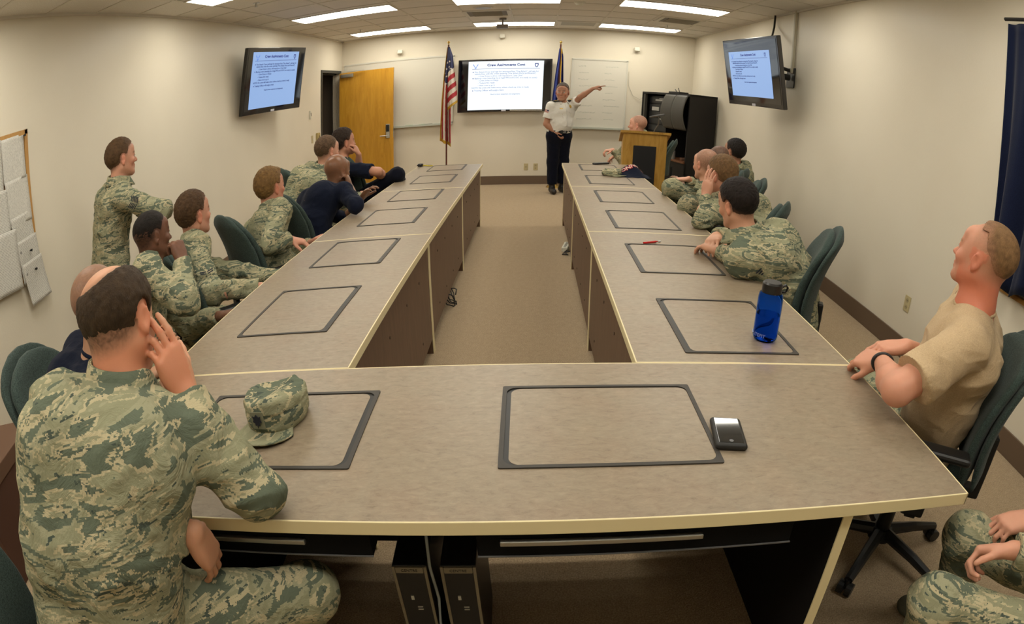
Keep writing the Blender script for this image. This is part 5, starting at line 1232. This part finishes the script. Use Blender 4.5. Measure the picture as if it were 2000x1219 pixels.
person('person', 'shaven-headed person seated behind the oak lectern in camouflage', dict(
    pelvis=(1.52, 7.25, .52), head=(1.401, 7.031, 1.174), yaw=160, hyaw=158, hpitch=0, bend=.02, vox=.007, hs=1.12, haircol=(.14, .09, .06), stubble=.6, skin=(.62, .33, .23),
    arms=dict(L=dict(w=(1.075, 6.853, 0.833), pole=(0, -.4, -1), d=(-1, -.2, -.1), n=(0, 0, -1), curl=(.8, .9, .6)), R=dict(w=(1.2, 7.5, .70), n=(0, 0, -1))),
    legs=dict(L=dict(a=(1.1, 7.1, .09)), R=dict(a=(1.1, 7.4, .09))), top=ABU, bottom=ABUP))
# standing presenter
ch = person('person', 'person in a white uniform shirt standing at the front and pointing at the whiteboard', dict(
    pelvis=(.455, 8.32, .93), head=(0.472, 8.250, 1.587), yaw=-62, hyaw=-100, hpitch=-1, bend=.0, vox=.0055, hs=1.16, hair=1, haircol=(.10, .085, .07), hairtop=.010, hairside=.003, hairlow=.010, skin=(.42, .215, .135), build=1.04, sw=1.0, armr=1.05, belly=1.1, stubble=.6, headfat=1.03,
    arms=dict(R=dict(w=(0.370, 8.190, 0.977), e=(0.254, 8.200, 1.093), d=(.5, .1, -.75), n=(.6, .3, 0), side=1, curl=(.4, .5, .4)),
              L=dict(w=(0.901, 8.100, 1.654), e=(0.725, 8.200, 1.513), d=(.9, -.1, .38), n=(0, .2, -1), side=-1, point=True, curl=(.2, .2, .2))),
    legs=dict(R=dict(a=(.375, 8.34, .09), toe=(.2, -1, 0)), L=dict(a=(.53, 8.44, .09), toe=(.5, -.9, 0))), bootmat=BOOT,
    top=dict(sleeve='short', mat=WSHIRT, collar=.035, name='white_uniform_shirt', ofs=.012, wrinkle=.003, slen=.66, hem=.03, open=.6), bottom=dict(mat=NAVYP, ofs=.020)))
# person at the lower right edge, only lap and hands in view
person('person', 'person in camouflage at the lower right edge, only lap and hands in view', dict(
    pelvis=(1.78, -.52, .47), head=(1.93, -.60, 1.20), yaw=140, hyaw=110, bend=.03, vox=.005, skin=(.60, .30, .20), hair=1, haircol=BRN,
    arms=dict(L=dict(w=(1.247, -0.171, 0.660), e=(1.62, -.42, .72), d=(-.6, .5, -.35), n=(-.5, -.3, -.7), side=1, curl=(.9, 1.0, .7)), R=dict(w=(1.436, -0.043, 0.640), pole=(1, .6, -.5), d=(-.9, .1, -.2), n=(0, 0, -1), side=-1, curl=(.7, .8, .5))),
    legs=dict(L=dict(k=(1.046, -0.177, 0.520), a=(1.22, -.05, .09)), R=dict(k=(1.300, 0.041, 0.520), a=(1.48, .12, .09))), top=ABU, bottom=ABUP))
# ------------------------------------------------------------------ chairs, one for each seated person
chair(-1.264, 0.414, -75, 'green office chair at the left photo edge, behind the navy-shirted person', 1.040)
chair(-1.572, 1.884, -45, 'green office chair of the open-collared person in the left row', 1.000)
chair(-1.536, 2.543, -40, 'green office chair with its back in view left of the sandy-haired person', 1.000)
chair(-1.459, 3.221, -40, 'green office chair between the sandy-haired and the bald person', 1.000)
chair(-1.867, 4.309, -45, 'green office chair against the left wall behind the bald person', 1.059)
chair(-1.497, 5.129, -60, 'green office chair of the dark-haired person near the door', 1.030)
chair(1.568, 4.188, 60, 'green office chair of the person with glasses', 1.000)
chair(1.436, 3.944, 70, 'green office chair just behind the light-brown-haired head', 1.000)
chair(1.475, 3.511, 75, 'green office chair seen beyond the light-brown-haired head, beside the wall', 1.000)
chair(1.222, 2.459, 60, 'green office chair directly behind the black hair, against the bare wall', 1.010)
chair(1.214, 1.767, 67, 'green office chair behind the black-haired person leaning on the desk', 1.020)
chair(1.406, 0.565, 60, 'green office chair of the tan t-shirt person', 1.010)
chair(1.62, 7.22, 75, 'green office chair behind the lectern')
chair(1.80, -.52, 55, 'green office chair at the lower right edge')
chair(-1.08, -.36, -70, 'green office chair under the balding person')

# ------------------------------------------------------------------ details worn by people
def surf(S, p, d, far=.5):
    """point where the ray from p (outside) along d meets the cloth"""
    d = unit(d); ts = np.linspace(0, far, 260); Pt = (p+ts[:, None]*d)[None]
    D = S.eval(Pt, Pt[0].min(0)[None], Pt[0].max(0)[None], .05)[0]; k = np.nonzero(D < 0)[0]
    return p+d*ts[k[0]] if len(k) else p+d*far
def chest_pt(c, x, z, off=.002):
    p = c['chest']+c['rt2']*x+c['up']*z+c['fw2']*.4; return surf(c['S'], p, -c['fw2'])+c['fw2']*off-c['org']
def flat(c, pts, name, m, thick=.003, parent=None):
    mb = MB(); v = [mb.bm.verts.new(tuple(p)) for p in pts]; mb.bm.faces.new(v)
    me = bpy.data.meshes.new(name); mb.bm.to_mesh(me); mb.bm.free(); o = mesh_obj(name, me, m, parent or c['t']); so = o.modifiers.new('s', 'SOLIDIFY'); so.thickness = thick; so.offset = 0; return o
GOLD = mat('gold_metal', (.62, .42, .10), .35, metal=.8)
c = ch
for s in (-1, 1):      # pocket flaps
    flat(c, [chest_pt(c, s*.085+a, b, .006) for a, b in ((-.05, .02), (.05, .02), (.05, -.005), (0, -.02), (-.05, -.005))], 'pocket_flap', WSHIRT, .004)
flat(c, [chest_pt(c, a, b, .006) for a, b in ((.055, .045), (.105, .045), (.105, .058), (.055, .058))], 'name_plate', GOLD)
flat(c, [chest_pt(c, -.080+.02*math.cos(k), .085+.024*math.sin(k), .007) for k in [i*PI/4 for i in range(8)]], 'badge', GOLD)
mb = MB(); mb.tube([tuple(chest_pt(c, .0, z, .007)) for z in np.linspace(.13, -.22, 16)], .006, 6); mb.build('placket', WSHIRT, c['t'], True)
for s in (-1, 1):      # shoulder boards
    a = c['nb']+(c['SHD'][s]-c['nb'])*.42; b = c['nb']+(c['SHD'][s]-c['nb'])*.98
    A = surf(c['S'], a+c['up']*.3+c['fw2']*.02, -c['up'])+c['up']*.012-c['org']; B = surf(c['S'], b+c['up']*.3+c['fw2']*.02, -c['up'])+c['up']*.012-c['org']; w_ = c['fw2']*.040
    o = flat(c, [A-w_*.8, A+w_*.8, B+w_, B-w_], 'shoulder_board', mat('board_black', (.012, .012, .014), .6), .012)
    M_ = A+(B-A)*.35; N_ = A+(B-A)*.8
    flat(c, [p+c['up']*.005 for p in (M_+c['up']*.004-w_*.55, M_+w_*.55, N_+w_*.55, N_-w_*.55)], 'board_bars', GOLD, .003, o)
S = c['torso'](SDF(), .016); p0 = c['pel']+c['up']*.030; p1 = c['pel']+c['up']*.075
S.fn(lambda Pt: np.maximum((Pt-p1)@c['up'], -((Pt-p0)@c['up'])), c['pel']-.4, c['pel']+.5, .01, 'i')
V, F = S.mesh(.006); mesh_obj('belt', np_mesh('belt', V-c['org'], F), mat('belt_black', (.008, .008, .009), .4), c['t'])
q = surf(S, c['pel']+c['up']*.052+c['fw2']*.5, -c['fw2'])-c['org']
R3 = Matrix([[c['rt2'][i], c['fw2'][i], c['up'][i]] for i in range(3)])
MB().box(tuple(q-np.array((.028, .010, .020))), tuple(q+np.array((.028, .010, .020))), .004).build('buckle', mat('buckle_steel', (.25, .25, .24), .3, metal=.8), c['t'])
q2 = surf(S, c['pel']+c['up']*.052+c['rt2']*.045+c['fw2']*.5, -c['fw2'])-c['org']
MB().box(tuple(q2-np.array((.022, .02, .035))), tuple(q2+np.array((.022, .02, .030))), .006).build('belt_radio', mat('radio_black', (.012, .012, .013), .4), c['t'])
el, W, A_ = c['arms'][1]; sd = c['SHD'][1]; ax = unit(el-sd); out = V3(-.6, -.8, .1); out = unit(out-(out@ax)*ax); sx = np.cross(ax, out); cc = surf(c['S'], sd+(el-sd)*.30+out*.3, -out)+out*.004-c['org']
for (u0, u1, v0, v1, m) in [(-.035, .035, -.022+.0063*k, -.022+.0063*(k+1), FRED if k % 2 == 0 else FWH) for k in range(7)]+[(-.035, -.005, -.022, .0, FBL)]:
    flat(c, [cc+sx*u+ax*v+out*(.002 if m is FBL else 0) for u, v in ((u0, v0), (u1, v0), (u1, v1), (u0, v1))], 'sleeve_flag', m, .002)
# wristwatch of the tan t-shirt person
el, W, A_ = r1['arms'][-1]; u_ = unit(W-el); x_ = unit(np.cross(u_, (0, 0, 1))); y_ = np.cross(u_, x_); cc = W-u_*.02-r1['org']
wt = MB().tube([tuple(cc+x_*.034*math.cos(a)+y_*.030*math.sin(a)) for a in [k*2*PI/24 for k in range(24)]], .006, 6, True).build('wristwatch', BLACK, r1['t'], True)
# glasses
c = gl_; h = 1.14; T = lambda x, y, z: tuple(c['hc']+(c['HB'][0]*x+c['HB'][1]*y+c['HB'][2]*z)*h-c['org'])
mb = MB()
for s in (-1, 1):
    mb.tube([T(s*.032+.023*math.cos(a), .100, .0+.016*math.sin(a)) for a in [k*2*PI/16 for k in range(16)]], .0022, 5, True); mb.tube([T(s*.055, .098, .004), T(s*.08, .06, .006), T(s*.084, 0, .008)], .0022, 5)
mb.tube([T(-.010, .101, .002), T(.010, .101, .002)], .002, 5).build('spectacles', mat('spectacle_frame', (.05, .03, .03), .3), c['t'], True)

# ------------------------------------------------------------------ caps and clothing on the desks
def cap_thing(name, loc, rz, label, squash=1.0, tilt=0.0, leaf=True):
    t = empty(name, loc, rz, label, 'cap'); t.rotation_euler = (tilt, 0, rz)
    S = SDF(); R0 = np.eye(3); H = .096*squash
    def crown(Pt):
        x, y, z = Pt[..., 0], Pt[..., 1], Pt[..., 2]; k = np.clip(z/H, 0, 1); rr = .092+.006*np.sin(k*3)+.0*k; r = np.sqrt((x/.92)**2+(y/1.05)**2)
        d = r-rr; top = z-(H-.010+.012*np.clip(-y/.09, -1, 1)*.6+.006*np.sin(x*40)*1); return np.maximum(np.maximum(d, top), -z)+0*.0
    S.fn(crown, (-.13, -.13, -.01), (.13, .13, .14), .01, 'u')
    V, F = S.mesh(.0045); V = relax(V, F, 16, .6); n = vnormals(V, F)
    k = np.clip(V[:, 2]/H, 0, 1); seam = np.exp(-((V[:, 2]-H*.62)/.004)**2)*.0035
    V = V+n*(.0035*(1-np.abs(_noise(V, 26, 3))*2)+.0055*_noise(V, 11, 5)-seam)[:, None]; V[:, 2] = np.maximum(V[:, 2], .0005)
    mesh_obj('crown', np_mesh('crown', V, F), CAMO, t)
    mb = MB()
    def vis(u, v):
        a = PI*1.5+(u-.5)*2.1; r0 = .088; x0, y0 = .92*r0*math.cos(a), 1.05*r0*math.sin(a); L = .068*math.cos((u-.5)*2.3)**.6
        return Vector((x0+math.cos(a)*L*v*.55, y0-L*v, .012-.008*v+.010*v*(1-(2*u-1)**2)))
    mb.grid(24, 8, vis); me = bpy.data.meshes.new('visor'); mb.bm.to_mesh(me); mb.bm.free(); o = mesh_obj('visor', me, CAMO, t, True); so = o.modifiers.new('s', 'SOLIDIFY'); so.thickness = .004; so.offset = 0
    if leaf:
        L = [(0, .020), (.006, .012), (.013, .014), (.010, .005), (.014, -.002), (.007, -.005), (.007, -.013), (.002, -.010), (0, -.020), (-.002, -.010), (-.007, -.013), (-.007, -.005), (-.014, -.002), (-.010, .005), (-.013, .014), (-.006, .012)]
        pr = lambda x, z, o_: Vector((x, -1.05*math.sqrt(max(1e-6, (.1+o_)**2-(x/.92)**2)), z))
        mb = MB(); mb.bm.faces.new([mb.bm.verts.new(pr(x, .054+z, .003)) for x, z in ((-.020, -.024), (.020, -.024), (.020, .024), (-.020, .024))]); me = bpy.data.meshes.new('badge_cloth'); mb.bm.to_mesh(me); mb.bm.free()
        o = mesh_obj('badge_cloth', me, mat('badge_cloth', (.20, .20, .13), .9), t); so = o.modifiers.new('s', 'SOLIDIFY'); so.thickness = .002; so.offset = 0
        mb = MB(); mb.bm.faces.new([mb.bm.verts.new(pr(x, .054+z, .0055)) for x, z in L]); me = bpy.data.meshes.new('leaf_emblem'); mb.bm.to_mesh(me); mb.bm.free()
        o = mesh_obj('leaf_emblem', me, mat('emblem_black', (.010, .012, .022), .8), t); so = o.modifiers.new('s', 'SOLIDIFY'); so.thickness = .002; so.offset = 0
    return t
cap_thing('camouflage_cap', (-.605, .405, ZT+.001), -.12, 'camouflage cap with a dark leaf emblem lying on the left lid of the end table')
cap_thing('camouflage_cap', (.84, 4.98, ZT+.001), .9, 'crumpled camouflage cap at the far end of the right desk row', .72, 0, False)
t = empty('folded_shirt', (1.04, 5.02, ZT), 0, 'crumpled navy shirt with red and white lettering beside the crumpled cap', 'shirt')
hh = lambda x, y: max(0, .085*math.exp(-(x/.12)**2-(y/.10)**2)+.020*math.sin(x*31+y*12)*math.exp(-(x/.15)**2-(y/.13)**2)+.05*math.exp(-((x+.05)/.07)**2-((y-.05)/.07)**2))
mb = MB(); mb.grid(60, 56, lambda u, v: (lambda x, y, e: Vector((x, y, max(.0008, hh(x, y)*e))))((u-.5)*.34*(1+.06*math.sin(v*19)), (v-.5)*.30*(1+.07*math.sin(u*23)), min(1, 14*min(u, 1-u)+.2, 14*min(v, 1-v)+.2)))
mb.build('shirt_cloth', NAVY, t, True)
for (txt, sz, m_, dx, dy, dz, off) in (('CANNON', .062, FWH, 0, 0, .006, 0), ('CANNON', .062, FRED, 0, 0, .004, .005), ('SHIRT', .040, FWH, .02, .07, .006, 0)):
    if txt == 'SHIRT': continue
    me = text_mesh(txt, sz, m_, Matrix.Identity(4), None, None, bold=off)
    for v in me.vertices:
        X, Y = v.co.x, v.co.y-.02; a = .25; x = -(X*math.cos(a)-Y*math.sin(a))-.02; y = -(X*math.sin(a)+Y*math.cos(a))-.005-1.6*X*X; v.co = Vector((x, y, hh(x, y)+dz+v.co.z))
    mesh_obj('shirt_lettering', me, m_, t)
